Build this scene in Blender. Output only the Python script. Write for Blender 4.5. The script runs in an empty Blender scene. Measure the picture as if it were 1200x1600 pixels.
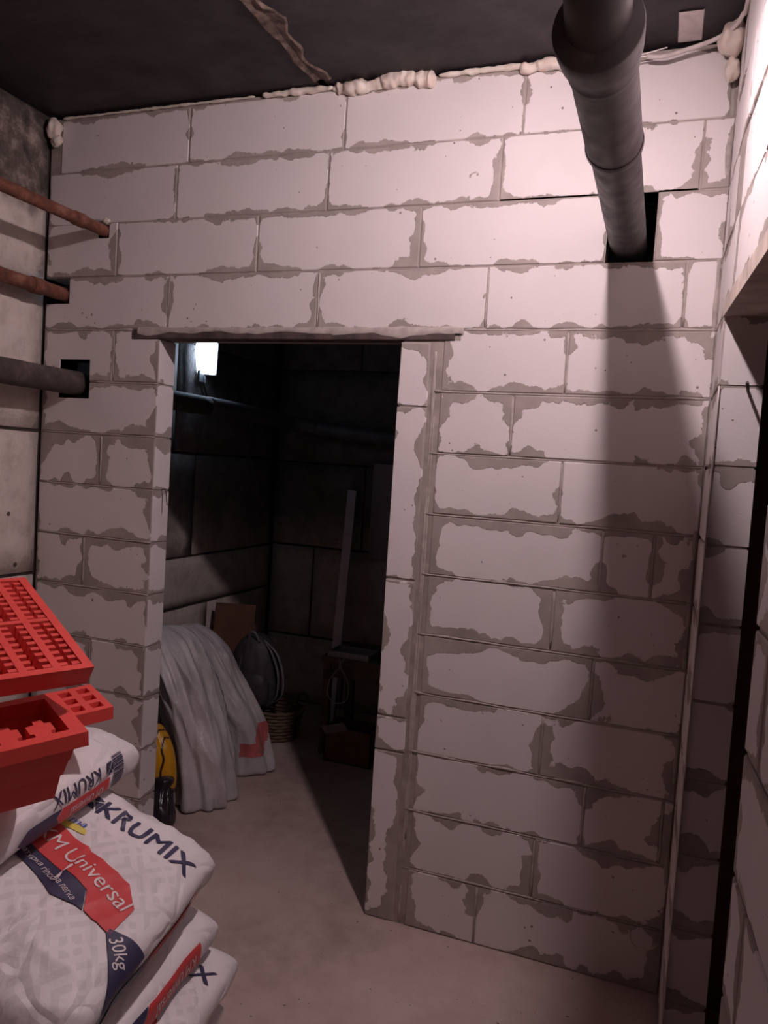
import bpy, bmesh, math, random
from mathutils import Vector, Matrix, noise
import numpy as np

random.seed(7)
SC = bpy.context.scene
COL = SC.collection
PI = math.pi

# ---------------------------------------------------------------- camera
CR = Vector((0.93816041, 0.34020624, 0.06414642))
CU = Vector((-0.08025629, 0.03347923, 0.99621186))
CF = Vector((-0.33676991, 0.93975468, -0.05871258))
cam_data = bpy.data.cameras.new('camera')
cam_data.sensor_fit = 'HORIZONTAL'
cam_data.sensor_width = 36.0
cam_data.lens = 36.0
cam_data.clip_start = 0.02
cam = bpy.data.objects.new('camera', cam_data)
COL.objects.link(cam)
m = Matrix((CR, CU, -CF)).transposed().to_4x4()
m.translation = Vector((2.3455, -2.4268, 1.5452))
cam.matrix_world = m
SC.camera = cam

# ---------------------------------------------------------------- world, exposure
w = bpy.data.worlds.new('cellar_dark')
SC.world = w
w.use_nodes = True
w.node_tree.nodes['Background'].inputs[0].default_value = (0.5, 0.36, 0.36, 1)
w.node_tree.nodes['Background'].inputs[1].default_value = 0.0
SC.view_settings.view_transform = 'Standard'
SC.view_settings.look = 'None'
SC.view_settings.gamma = 1.0
SC.view_settings.use_curve_mapping = False
SC.view_settings.exposure = 0.0
MAIN_POWER = 71.0
BULB_R = 0.028
MAIN_COLOR = (1.0, 0.80, 0.83)
LED_STRENGTH = 26.0

CEIL = 2.82
WX = 2.46          # width of the room
SPLAY = 0.058       # the right wall runs slightly outwards
YB = -3.4          # wall behind the camera


# ---------------------------------------------------------------- materials
class NT:
    def __init__(s, name):
        s.m = bpy.data.materials.new(name)
        s.m.use_nodes = True
        s.t = s.m.node_tree
        s.b = s.t.nodes['Principled BSDF']
        s._c = None

    def n(s, typ, **kw):
        nd = s.t.nodes.new(typ)
        for k, v in kw.items():
            setattr(nd, k, v)
        return nd

    def link(s, a, b):
        s.t.links.new(a, b)

    def setv(s, sock, v):
        if hasattr(v, 'is_linked') or isinstance(v, bpy.types.NodeSocket):
            s.link(v, sock)
        else:
            sock.default_value = v

    def math(s, op, a, b=0.0, c=0.0, clamp=False):
        nd = s.n('ShaderNodeMath', operation=op, use_clamp=clamp)
        s.setv(nd.inputs[0], a)
        s.setv(nd.inputs[1], b)
        s.setv(nd.inputs[2], c)
        return nd.outputs[0]

    def coord(s, which='Object'):
        if s._c is None:
            s._c = s.n('ShaderNodeTexCoord')
        return s._c.outputs[which]

    def noise(s, scale, detail=3.0, rough=0.5, vec=None, dist=0.0):
        nd = s.n('ShaderNodeTexNoise')
        nd.inputs['Scale'].default_value = scale
        nd.inputs['Detail'].default_value = detail
        nd.inputs['Roughness'].default_value = rough
        nd.inputs['Distortion'].default_value = dist
        s.link(vec if vec is not None else s.coord(), nd.inputs['Vector'])
        return nd.outputs['Fac']

    def ramp(s, fac, stops):
        nd = s.n('ShaderNodeValToRGB')
        el = nd.color_ramp.elements
        el[0].position, el[0].color = stops[0][0], (*stops[0][1], 1)
        el[1].position, el[1].color = stops[-1][0], (*stops[-1][1], 1)
        for p, c in stops[1:-1]:
            e = el.new(p)
            e.color = (*c, 1)
        s.link(fac, nd.inputs[0])
        return nd.outputs[0]

    def mapr(s, v, a, b, c=0.0, d=1.0):
        nd = s.n('ShaderNodeMapRange')
        s.setv(nd.inputs[0], v)
        for i, x in enumerate((a, b, c, d)):
            nd.inputs[i + 1].default_value = x
        return nd.outputs[0]

    def mix(s, f, a, b):
        nd = s.n('ShaderNodeMix', data_type='RGBA')
        s.setv(nd.inputs[0], f)
        for i, x in ((6, a), (7, b)):
            if isinstance(x, tuple):
                nd.inputs[i].default_value = (*x, 1)
            else:
                s.link(x, nd.inputs[i])
        return nd.outputs[2]

    def bump(s, h, dist, strength=1.0):
        nd = s.n('ShaderNodeBump')
        nd.inputs['Distance'].default_value = dist
        nd.inputs['Strength'].default_value = strength
        s.link(h, nd.inputs['Height'])
        s.link(nd.outputs[0], s.b.inputs['Normal'])

    def base(s, c):
        if isinstance(c, tuple):
            s.b.inputs['Base Color'].default_value = (*c, 1)
        else:
            s.link(c, s.b.inputs['Base Color'])

    def rough(s, r):
        s.setv(s.b.inputs['Roughness'], r)


def plain(name, c, rough=0.7, var=0.15, scale=12.0, bump=0.0, metallic=0.0, spec=0.5, detail=4.0):
    t = NT(name)
    n = t.noise(scale, detail)
    lo = tuple(x * (1 - var) for x in c)
    hi = tuple(min(1, x * (1 + var)) for x in c)
    t.base(t.ramp(n, [(0.3, lo), (0.7, hi)]))
    t.rough(rough)
    t.b.inputs['Metallic'].default_value = metallic
    t.b.inputs['Specular IOR Level'].default_value = spec
    if bump:
        t.bump(n, bump)
    return t.m


MORTAR_C = (0.37, 0.325, 0.30)


def make_aac(name, amp_lo, amp_hi, tint=(0.80, 0.74, 0.735)):
    """white aerated concrete whose edges carry smeared adhesive mortar"""
    t = NT(name)
    ua = t.n('ShaderNodeUVMap', uv_map='edge_a').outputs[0]
    ub = t.n('ShaderNodeUVMap', uv_map='edge_b').outputs[0]
    sa = t.n('ShaderNodeSeparateXYZ')
    sb = t.n('ShaderNodeSeparateXYZ')
    t.link(ua, sa.inputs[0])
    t.link(ub, sb.inputs[0])
    dx = t.math('MINIMUM', sa.outputs[0], sb.outputs[0])
    dy = t.math('MINIMUM', sa.outputs[1], sb.outputs[1])
    d = t.math('SMOOTH_MIN', dx, dy, 0.02)
    sp = t.n('ShaderNodeSeparateXYZ')
    t.link(t.coord(), sp.inputs[0])
    amp = t.mapr(sp.outputs[2], 1.75, 2.45, amp_lo, amp_hi)
    n1 = t.noise(5.5, 2.0, 0.5)
    n2 = t.noise(42.0, 4.0, 0.65)
    n3 = t.noise(16.0, 1.0, 0.5)
    a = t.mapr(n1, 0.34, 0.68, -0.25, 1.15)
    th = t.math('MULTIPLY', a, amp)
    th = t.math('ADD', th, t.math('MULTIPLY', t.math('SUBTRACT', n3, 0.5), 0.05))
    th = t.math('ADD', th, t.math('MULTIPLY', t.math('SUBTRACT', n2, 0.5), 0.030))
    diff = t.math('SUBTRACT', th, d)
    mask = t.mapr(diff, -0.0006, 0.0012)
    # stray dabs in the middle of the face
    dab = t.noise(13.0, 3.0, 0.6, dist=0.6)
    dabm = t.mapr(dab, 0.735, 0.75)
    # small pits and scratches
    vor = t.n('ShaderNodeTexVoronoi')
    vor.inputs['Scale'].default_value = 27.0
    t.link(t.coord(), vor.inputs['Vector'])
    pit = t.math('LESS_THAN', vor.outputs['Distance'], t.math('MULTIPLY', t.mapr(t.noise(9.0, 2.0), 0.44, 0.70), 0.15))
    base_n = t.noise(2.2, 5.0, 0.6)
    white = t.ramp(base_n, [(0.3, tuple(c * 0.90 for c in tint)), (0.7, tint)])
    mort = t.ramp(t.noise(7.0, 5.0, 0.6), [(0.3, tuple(c * 0.78 for c in MORTAR_C)), (0.7, tuple(c * 1.2 for c in MORTAR_C))])
    c = t.mix(pit, white, (0.27, 0.22, 0.21))
    c = t.mix(dabm, c, mort)
    c = t.mix(mask, c, mort)
    t.base(c)
    t.rough(0.92)
    t.b.inputs['Specular IOR Level'].default_value = 0.25
    fine = t.noise(120.0, 3.0, 0.6)
    h = t.math('ADD', t.math('MULTIPLY', mask, 0.9), t.math('MULTIPLY', fine, 0.25))
    h = t.math('SUBTRACT', h, t.math('MULTIPLY', pit, 0.8))
    t.bump(h, 0.0016)
    return t.m


M = {}
M['aac'] = make_aac('aerated_concrete', 0.046, 0.021, (0.74, 0.685, 0.68))
M['aac_jamb'] = make_aac('aerated_concrete_jamb', 0.040, 0.03, (0.76, 0.70, 0.70))
M['mortar'] = plain('grey_adhesive_mortar', (0.34, 0.295, 0.27), 0.95, 0.25, 18, 0.004)
M['mortar_fin'] = plain('mortar_fin', (0.42, 0.37, 0.345), 0.95, 0.2, 30, 0.002)


def make_fbs():
    t = NT('foundation_block_concrete')
    sp = t.n('ShaderNodeSeparateXYZ')
    t.link(t.coord(), sp.inputs[0])
    big = t.noise(2.5, 5.0, 0.6)
    mid = t.noise(11.0, 5.0, 0.65)
    front = t.math('LESS_THAN', sp.outputs[1], 0.05)
    lime = t.ramp(mid, [(0.28, (0.50, 0.43, 0.38)), (0.5, (0.66, 0.585, 0.53)), (0.75, (0.74, 0.67, 0.61))])
    bare = t.ramp(mid, [(0.3, (0.10, 0.08, 0.075)), (0.7, (0.19, 0.165, 0.16))])
    # limewashed below, dirty bare concrete above a ragged edge
    edge = t.math('ADD', sp.outputs[2], t.math('MULTIPLY', t.math('SUBTRACT', big, 0.5), 0.35))
    dirty = t.mapr(edge, 2.43, 2.49)
    dirtyc = t.ramp(t.noise(9.0, 6.0, 0.7), [(0.36, (0.045, 0.035, 0.03)), (0.5, (0.12, 0.098, 0.085)), (0.64, (0.34, 0.28, 0.25))])
    c = t.mix(dirty, lime, dirtyc)
    c = t.mix(front, bare, c)
    # lower part of the store room is limewashed too, patchily
    low = t.mapr(t.math('ADD', sp.outputs[2], t.math('MULTIPLY', big, 0.5)), 1.5, 1.2)
    c2 = t.mix(t.math('MULTIPLY', t.math('SUBTRACT', 1.0, front), t.math('MULTIPLY', low, 0.7)), c, lime)
    vor = t.n('ShaderNodeTexVoronoi')
    vor.inputs['Scale'].default_value = 14.0
    t.link(t.coord(), vor.inputs['Vector'])
    pit = t.math('LESS_THAN', vor.outputs['Distance'], t.math('MULTIPLY', t.mapr(t.noise(5.0, 2.0), 0.45, 0.7), 0.14))
    c2 = t.mix(pit, c2, (0.12, 0.09, 0.08))
    t.base(c2)
    t.rough(0.93)
    t.bump(t.math('SUBTRACT', t.math('ADD', mid, t.math('MULTIPLY', t.noise(60, 3), 0.3)), t.math('MULTIPLY', pit, 0.5)), 0.008)
    return t.m


M['fbs'] = make_fbs()
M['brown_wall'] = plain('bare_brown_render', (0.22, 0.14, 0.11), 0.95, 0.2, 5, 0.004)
M['joint_dark'] = plain('open_dark_joint', (0.045, 0.035, 0.03), 1.0, 0.3, 20, 0.006)


def make_floor():
    t = NT('cellar_floor_concrete')
    a = t.noise(1.6, 6.0, 0.6)
    b = t.noise(14.0, 4.0, 0.6)
    v = t.math('ADD', t.math('MULTIPLY', a, 0.7), t.math('MULTIPLY', b, 0.3))
    c = t.ramp(v, [(0.35, (0.36, 0.265, 0.235)), (0.5, (0.47, 0.365, 0.33)), (0.68, (0.56, 0.455, 0.42))])
    sp = t.math('GREATER_THAN', t.noise(45.0, 2.0), 0.74)
    c = t.mix(sp, c, (0.13, 0.1, 0.09))
    t.base(c)
    t.rough(0.85)
    t.bump(t.math('ADD', b, t.noise(90, 2)), 0.002)
    return t.m


M['floor'] = make_floor()


def make_ceiling():
    t = NT('black_bitumen_ceiling')
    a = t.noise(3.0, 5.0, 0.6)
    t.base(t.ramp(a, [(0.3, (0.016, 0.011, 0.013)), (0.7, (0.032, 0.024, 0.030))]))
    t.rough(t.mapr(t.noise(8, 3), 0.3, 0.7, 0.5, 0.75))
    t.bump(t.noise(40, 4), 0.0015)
    return t.m


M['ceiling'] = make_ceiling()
M['ceiling_mortar'] = plain('slab_joint_mortar', (0.12, 0.085, 0.07), 0.95, 0.8, 22, 0.006)
M['pvc'] = None
t = NT('soil_pipe_black_plastic')
n = t.noise(6.0, 5.0, 0.65)
t.base(t.ramp(n, [(0.3, (0.035, 0.027, 0.030)), (0.6, (0.062, 0.048, 0.050)), (0.8, (0.11, 0.088, 0.085))]))
t.rough(t.mapr(t.noise(20, 3), 0.3, 0.7, 0.42, 0.68))
M['pvc'] = t.m
t = NT('rusty_steel')
n = t.noise(16.0, 6.0, 0.7)
t.base(t.ramp(n, [(0.3, (0.06, 0.022, 0.014)), (0.5, (0.15, 0.052, 0.030)), (0.72, (0.30, 0.15, 0.11))]))
t.rough(0.85)
t.bump(n, 0.003)
M['rust'] = t.m
t = NT('dusty_cast_iron')
n = t.noise(14.0, 6.0, 0.7)
t.base(t.ramp(n, [(0.3, (0.035, 0.026, 0.023)), (0.55, (0.075, 0.056, 0.05)), (0.75, (0.15, 0.12, 0.105))]))
t.rough(0.8)
t.bump(n, 0.003)
M['iron'] = t.m
M['iron_back'] = plain('store_room_pipe_iron', (0.11, 0.10, 0.105), 0.5, 0.3, 10)
t = NT('polyurethane_foam')
n = t.noise(25.0, 3.0)
t.base(t.ramp(n, [(0.3, (0.62, 0.52, 0.45)), (0.7, (0.80, 0.72, 0.64))]))
t.rough(0.6)
t.b.inputs['Subsurface Weight'].default_value = 0.15
t.bump(n, 0.004)
M['foam'] = t.m
M['steel_dark'] = plain('primed_angle_steel', (0.075, 0.055, 0.05), 0.75, 0.5, 22, 0.002)
M['wood_raw'] = plain('raw_edge_board', (0.50, 0.42, 0.37), 0.85, 0.3, 14, 0.003)
M['cable'] = plain('dirty_white_cable_sheath', (0.62, 0.55, 0.53), 0.5, 0.15, 30)
M['copper'] = plain('bared_wire', (0.85, 0.78, 0.76), 0.35, 0.1, 30)
M['plaster'] = plain('white_plaster_skim', (0.80, 0.74, 0.72), 0.9, 0.06, 4, 0.002)


def make_red(name, c=(0.80, 0.085, 0.070)):
    t = NT(name)
    n = t.noise(9.0, 4.0, 0.6)
    t.base(t.ramp(n, [(0.3, tuple(x * 0.88 for x in c)), (0.7, c)]))
    t.rough(0.48)
    t.b.inputs['Subsurface Weight'].default_value = 0.0
    t.bump(t.noise(70, 3), 0.0006)
    return t.m


M['red'] = make_red('red_moulding_rubber')


def make_paper(name, pattern=True):
    t = NT(name)
    n = t.noise(5.0, 4.0, 0.6)
    white = t.ramp(n, [(0.3, (0.70, 0.655, 0.66)), (0.7, (0.80, 0.755, 0.76))])
    if pattern:
        uv = t.n('ShaderNodeUVMap', uv_map='print').outputs[0]
        su = t.n('ShaderNodeSeparateXYZ')
        t.link(uv, su.inputs[0])
        pu = t.math('PINGPONG', su.outputs[0], 0.062)
        pv = t.math('PINGPONG', su.outputs[1], 0.080)
        sm = t.math('ADD', pu, t.math('MULTIPLY', pv, 0.78))
        band = t.math('GREATER_THAN', t.math('PINGPONG', sm, 0.019), 0.0105)
        cross = t.math('LESS_THAN', t.math('ABSOLUTE', t.math('SUBTRACT', pu, pv)), 0.006)
        band = t.math('MULTIPLY', band, t.math('SUBTRACT', 1.0, cross))
        face = t.math('MULTIPLY', t.math('LESS_THAN', su.outputs[1], 0.145), t.math('LESS_THAN', t.math('ABSOLUTE', su.outputs[0]), 0.21))
        f = t.math('MULTIPLY', band, t.math('MULTIPLY', face, 0.26))
        white = t.mix(f, white, (0.42, 0.40, 0.425))
    t.base(white)
    t.rough(0.50)
    vo = t.n('ShaderNodeTexVoronoi', feature='DISTANCE_TO_EDGE')
    vo.inputs['Scale'].default_value = 7.0
    wn = t.n('ShaderNodeTexNoise')
    wn.inputs['Scale'].default_value = 5.0
    t.link(t.coord(), wn.inputs['Vector'])
    ad = t.n('ShaderNodeVectorMath', operation='MULTIPLY_ADD')
    t.link(wn.outputs['Color'], ad.inputs[0])
    ad.inputs[1].default_value = (0.22, 0.22, 0.22)
    t.link(t.coord(), ad.inputs[2])
    t.link(ad.outputs[0], vo.inputs['Vector'])
    crease = t.mapr(vo.outputs['Distance'], 0.0, 0.10)
    t.bump(t.math('ADD', t.math('MULTIPLY', crease, 0.55), t.noise(14, 4)), 0.0048)
    return t.m


M['paper'] = make_paper('printed_sack_paper')
M['paper_plain'] = make_paper('plain_sack_paper', False)
M['ink_navy'] = plain('navy_print', (0.040, 0.036, 0.085), 0.5, 0.1, 8)
M['ink_red'] = plain('red_print', (0.60, 0.060, 0.062), 0.5, 0.08, 8)
M['pale_red'] = plain('red_print_under_film', (0.50, 0.13, 0.13), 0.4, 0.2, 14)
M['ink_white'] = plain('white_print', (0.72, 0.66, 0.66), 0.5, 0.05, 8)
M['ink_blue'] = plain('blue_print', (0.05, 0.10, 0.38), 0.5, 0.05, 8)
M['ink_yellow'] = plain('yellow_print', (0.70, 0.58, 0.10), 0.5, 0.05, 8)
t = NT('white_polythene')
n = t.noise(6.0, 5.0, 0.6)
t.base(t.ramp(n, [(0.3, (0.44, 0.40, 0.42)), (0.7, (0.60, 0.56, 0.58))]))
t.rough(0.27)
t.bump(t.math('ADD', t.noise(20, 5, 0.65, dist=1.5), t.math('MULTIPLY', t.noise(60, 3), 0.2)), 0.005)
M['poly'] = t.m
t = NT('yellow_carrier_plastic')
wv = t.n('ShaderNodeTexWave')
wv.inputs['Scale'].default_value = 7.0
wv.inputs['Distortion'].default_value = 9.0
wv.inputs['Detail'].default_value = 1.5
t.link(t.coord(), wv.inputs['Vector'])
t.base(t.mix(t.mapr(wv.outputs['Fac'], 0.14, 0.08), (0.62, 0.30, 0.012), (0.05, 0.018, 0.012)))
t.rough(0.35)
t.bump(t.noise(18, 3), 0.006)
M['yellow'] = t.m
M['black_poly'] = plain('black_bin_liner', (0.022, 0.018, 0.026), 0.25, 0.3, 12, 0.01)
M['pink_poly'] = plain('dusty_pink_plastic', (0.30, 0.17, 0.16), 0.4, 0.3, 12, 0.005)
M['cardboard'] = plain('brown_cardboard', (0.13, 0.06, 0.04), 0.85, 0.2, 9, 0.002)
M['nylon'] = plain('dark_backpack_nylon', (0.050, 0.046, 0.050), 0.6, 0.3, 25, 0.002)
M['nylon_grey'] = plain('grey_webbing', (0.17, 0.16, 0.17), 0.6, 0.2, 25)
M['wicker'] = plain('woven_cane', (0.15, 0.095, 0.065), 0.8, 0.35, 18, 0.004)
M['galv'] = plain('galvanised_sheet', (0.42, 0.45, 0.52), 0.35, 0.15, 9, 0.0, 0.75)
M['wood_dark'] = plain('old_dark_wood', (0.10, 0.068, 0.05), 0.8, 0.35, 10, 0.003)
M['paint_tray'] = plain('dusty_grey_plastic', (0.28, 0.26, 0.26), 0.6, 0.2, 10)
M['board'] = plain('grey_fibre_board', (0.26, 0.235, 0.24), 0.85, 0.1, 5, 0.002)
M['fixture_grey'] = plain('lamp_housing_grey', (0.12, 0.12, 0.13), 0.5, 0.1, 10)
t = NT('led_lens_lit')
t.b.inputs['Base Color'].default_value = (0.9, 0.95, 1, 1)
t.b.inputs['Emission Color'].default_value = (0.60, 0.77, 1.0, 1)
t.b.inputs['Emission Strength'].default_value = LED_STRENGTH
M['led'] = t.m
t = NT('bulb_glass_lit')
t.b.inputs['Base Color'].default_value = (1, 1, 1, 1)
t.b.inputs['Emission Color'].default_value = (*MAIN_COLOR, 1)
t.b.inputs['Emission Strength'].default_value = 30.0
M['bulb'] = t.m
M['porcelain'] = plain('black_lamp_holder', (0.03, 0.03, 0.03), 0.4, 0.1, 10)


# ---------------------------------------------------------------- helpers
def mesh_obj(name, verts, faces, mat, parent=None, smooth=False, loc=None, link=True):
    me = bpy.data.meshes.new(name)
    me.from_pydata([tuple(v) for v in verts], [], faces)
    me.update()
    if mat is not None:
        me.materials.append(mat)
    if smooth:
        me.polygons.foreach_set('use_smooth', [True] * len(me.polygons))
    o = bpy.data.objects.new(name, me)
    COL.objects.link(o)
    if parent is not None:
        o.parent = parent
    if loc is not None:
        o.location = loc
    return o


def bm_obj(name, bm, mat, parent=None, smooth=False, loc=None):
    me = bpy.data.meshes.new(name)
    bmesh.ops.recalc_face_normals(bm, faces=bm.faces)
    bm.to_mesh(me)
    bm.free()
    me.materials.append(mat)
    if smooth:
        me.polygons.foreach_set('use_smooth', [True] * len(me.polygons))
    o = bpy.data.objects.new(name, me)
    COL.objects.link(o)
    if parent is not None:
        o.parent = parent
    if loc is not None:
        o.location = loc
    return o


def empty(name, loc, rot=None):
    o = bpy.data.objects.new(name, None)
    o.empty_display_size = 0.1
    COL.objects.link(o)
    o.location = loc
    if rot is not None:
        o.rotation_euler = rot
    return o


def tag(o, label=None, cat=None, group=None, kind=None):
    if label:
        o['label'] = label
    if cat:
        o['category'] = cat
    if group:
        o['group'] = group
    if kind:
        o['kind'] = kind
    return o


def bx(bm, x0, x1, y0, y1, z0, z1, jit=0.0, M4=None):
    vs = []
    for z in (z0, z1):
        for x, y in ((x0, y0), (x1, y0), (x1, y1), (x0, y1)):
            v = Vector((x + random.uniform(-jit, jit), y + random.uniform(-jit, jit), z + random.uniform(-jit, jit)))
            vs.append(bm.verts.new(M4 @ v if M4 is not None else v))
    for f in ((3, 2, 1, 0), (4, 5, 6, 7), (0, 1, 5, 4), (1, 2, 6, 5), (2, 3, 7, 6), (3, 0, 4, 7)):
        bm.faces.new([vs[i] for i in f])


def bevel(bm, w, seg=1):
    bmesh.ops.bevel(bm, geom=list(bm.edges), offset=w, segments=seg, affect='EDGES', profile=0.5)


def tube(bm, pts, radii, seg=12, caps=True):
    """a tube along a list of points"""
    pts = [Vector(p) for p in pts]
    if not hasattr(radii, '__len__'):
        radii = [radii] * len(pts)
    rings = []
    prev = None
    for i, p in enumerate(pts):
        d = (pts[min(i + 1, len(pts) - 1)] - pts[max(i - 1, 0)]).normalized()
        ref = prev if prev is not None else (Vector((0, 0, 1)) if abs(d.z) < 0.9 else Vector((1, 0, 0)))
        u = (ref - d * ref.dot(d)).normalized()
        v = d.cross(u)
        prev = u
        rings.append([bm.verts.new(p + (u * math.cos(2 * PI * k / seg) + v * math.sin(2 * PI * k / seg)) * radii[i]) for k in range(seg)])
    for a, b in zip(rings, rings[1:]):
        for k in range(seg):
            bm.faces.new((a[k], a[(k + 1) % seg], b[(k + 1) % seg], b[k]))
    if caps:
        bm.faces.new(rings[0][::-1])
        bm.faces.new(rings[-1])
    return rings


def smooth_path(pts, n=8):
    """Catmull-Rom"""
    P = [Vector(p) for p in pts]
    P = [P[0] * 2 - P[1]] + P + [P[-1] * 2 - P[-2]]
    out = []
    for i in range(1, len(P) - 2):
        for k in range(n):
            t = k / n
            a, b, c, d = P[i - 1], P[i], P[i + 1], P[i + 2]
            out.append(0.5 * ((2 * b) + (c - a) * t + (2 * a - 5 * b + 4 * c - d) * t * t + (3 * b - a - 3 * c + d) * t ** 3))
    out.append(P[-2])
    return out


# ---------------------------------------------------------------- block walls
def Fr_front(a, b, c):      # partition: a = x, b = z, c outward towards the camera (-y)
    return (a, -c, b)


def Fr_right(a, b, c):      # right wall: a = -y, c outward into the room (-x)
    return (WX + SPLAY * max(0.0, a - 0.33) - c, -a, b)


def Fr_left(a, b, c):       # left wall: a = y, c outward (+x)
    return (c, a, b)


def Fr_back(a, b, c):       # store room back wall
    return (a, 2.0 - c, b)


def rect_block(name, fr, rects, bounds, depth, mat, parent, gap=0.003, cham=0.003, jit=0.0008, proud=0.0, matjamb=None, end_depth=None):
    """one block: its face carries the distance to each edge in two UV maps"""
    X0, X1, Z0, Z1 = bounds
    verts, faces, uva, uvb = [], [], [], []
    p = proud
    for (x0, x1, z0, z1) in rects:
        g0 = gap if abs(x0 - X0) < 1e-6 else 0
        g1 = gap if abs(x1 - X1) < 1e-6 else 0
        h0 = gap if abs(z0 - Z0) < 1e-6 else 0
        h1 = gap if abs(z1 - Z1) < 1e-6 else 0
        ax0, ax1, az0, az1 = x0 + g0, x1 - g1, z0 + h0, z1 - h1
        k = len(verts)
        j = lambda: random.uniform(-jit, jit)
        c = cham
        k0, k1, l0, l1 = (c if g0 else 0), (c if g1 else 0), (c if h0 else 0), (c if h1 else 0)
        if len(rects) > 1:
            j = lambda: 0.0
        ins = [(ax0 + k0, az0 + l0), (ax1 - k1, az0 + l0), (ax1 - k1, az1 - l1), (ax0 + k0, az1 - l1)]
        out = [(ax0, az0), (ax1, az0), (ax1, az1), (ax0, az1)]
        L = [(x + j(), z + j(), p) for x, z in ins] + [(x + (0 if len(rects) > 1 else j()), z, p - c) for x, z in out] + [(x, z, -depth) for x, z in out]
        verts += [fr(*v) for v in L]
        F = [(0, 1, 2, 3)] + [(4 + i, 4 + (i + 1) % 4, (i + 1) % 4, i) for i in range(4)] + \
            [(8 + i, 8 + (i + 1) % 4, 4 + (i + 1) % 4, 4 + i) for i in range(4)] + [(11, 10, 9, 8)]
        for fi, f in enumerate(F):
            faces.append([k + q for q in f])
            side = fi >= 5 and fi < 9 and (fi - 5) in (1, 3)
            for q in f:
                x, z, cc = L[q]
                if side:
                    uva.append((0.3, z - Z0))
                    uvb.append((0.3, Z1 - z))
                else:
                    uva.append((x - X0, z - Z0))
                    uvb.append((X1 - x, Z1 - z))
    me = bpy.data.meshes.new(name)
    me.from_pydata(verts, [], faces)
    a = me.uv_layers.new(name='edge_a')
    b = me.uv_layers.new(name='edge_b')
    a.data.foreach_set('uv', [q for u in uva for q in u])
    b.data.foreach_set('uv', [q for u in uvb for q in u])
    me.update()
    me.materials.append(mat)
    bm = bmesh.new()
    bm.from_mesh(me)
    bmesh.ops.recalc_face_normals(bm, faces=bm.faces)
    bm.to_mesh(me)
    bm.free()
    o = bpy.data.objects.new(name, me)
    COL.objects.link(o)
    o.parent = parent
    return o


def cut_rects(x0, x1, z0, z1, holes):
    holes = [H for H in holes if H[0] < x1 and H[1] > x0 and H[2] < z1 and H[3] > z0]
    xs = sorted({x0, x1} | {h for H in holes for h in H[:2] if x0 < h < x1})
    zs = sorted({z0, z1} | {h for H in holes for h in H[2:] if z0 < h < z1})
    out = []
    for a, b in zip(xs, xs[1:]):
        for c, d in zip(zs, zs[1:]):
            mx, mz = (a + b) / 2, (c + d) / 2
            if not any(H[0] < mx < H[1] and H[2] < mz < H[3] for H in holes):
                out.append((a, b, c, d))
    return out


def core(name, fr, area, holes, depth, recess, mat):
    bm = bmesh.new()
    for (a, b, c, d) in cut_rects(*area, holes):
        vs = [bm.verts.new(fr(x, z, q)) for q in (-recess, -depth) for x, z in ((a, c), (b, c), (b, d), (a, d))]
        for f in ((0, 1, 2, 3), (7, 6, 5, 4), (0, 4, 5, 1), (1, 5, 6, 2), (2, 6, 7, 3), (3, 7, 4, 0)):
            bm.faces.new([vs[i] for i in f])
    return bm_obj(name, bm, mat)


def fin(bm, fr, p0, p1, r=0.004, out=0.0, seg=6, step=0.03):
    """a squeezed-out ridge of mortar along a joint"""
    n = max(2, int((Vector(p1) - Vector(p0)).length / step))
    pts, rad = [], []
    for i in range(n + 1):
        t = i / n
        a = p0[0] + (p1[0] - p0[0]) * t
        b = p0[1] + (p1[1] - p0[1]) * t
        q = noise.noise(Vector((a * 9, b * 9, 3.1)))
        q2 = noise.noise(Vector((a * 21, b * 21, 8.1)))
        pts.append(fr(a + q2 * 0.003, b + q * 0.0045, out + 0.0012 * q2))
        rad.append(max(0.0008, r * (0.75 + 0.9 * q)))
    tube(bm, pts, rad, seg)


# ============================================================ STRUCTURE
# ---- floor and ceiling
bm = bmesh.new()
bx(bm, -0.3, 4.2, YB - 0.1, 2.2, -0.12, 0.0)
tag(bm_obj('floor', bm, M['floor']), kind='structure')
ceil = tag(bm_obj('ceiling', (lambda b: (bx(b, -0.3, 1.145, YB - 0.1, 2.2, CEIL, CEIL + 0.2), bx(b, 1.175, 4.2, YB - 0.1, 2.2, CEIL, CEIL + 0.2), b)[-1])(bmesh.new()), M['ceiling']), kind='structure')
# ragged mortar in the joint between the two slabs
bm = bmesh.new()
ys = np.arange(YB, -0.02, 0.035)
pr = None
for y in ys:
    n1 = noise.noise(Vector((y * 6, 0, 1)))
    n2 = noise.noise(Vector((y * 9, 5, 1)))
    l, r = 1.148 - 0.026 + 0.05 * n1, 1.172 + 0.024 + 0.05 * n2
    zz = CEIL - 0.004 - 0.016 * abs(noise.noise(Vector((y * 14, 2, 2))))
    row = [bm.verts.new((l, y, CEIL + 0.001)), bm.verts.new((l + 0.012, y, zz)), bm.verts.new((1.162 + 0.01 * n2, y, CEIL - 0.001 + 0.008 * n1)),
           bm.verts.new((r - 0.01, y, zz + 0.002)), bm.verts.new((r, y, CEIL + 0.001))]
    if pr:
        for k in range(4):
            bm.faces.new((pr[k], pr[k + 1], row[k + 1], row[k]))
    pr = row
bm_obj('slab_joint_mortar', bm, M['ceiling_mortar'], ceil)
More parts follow.
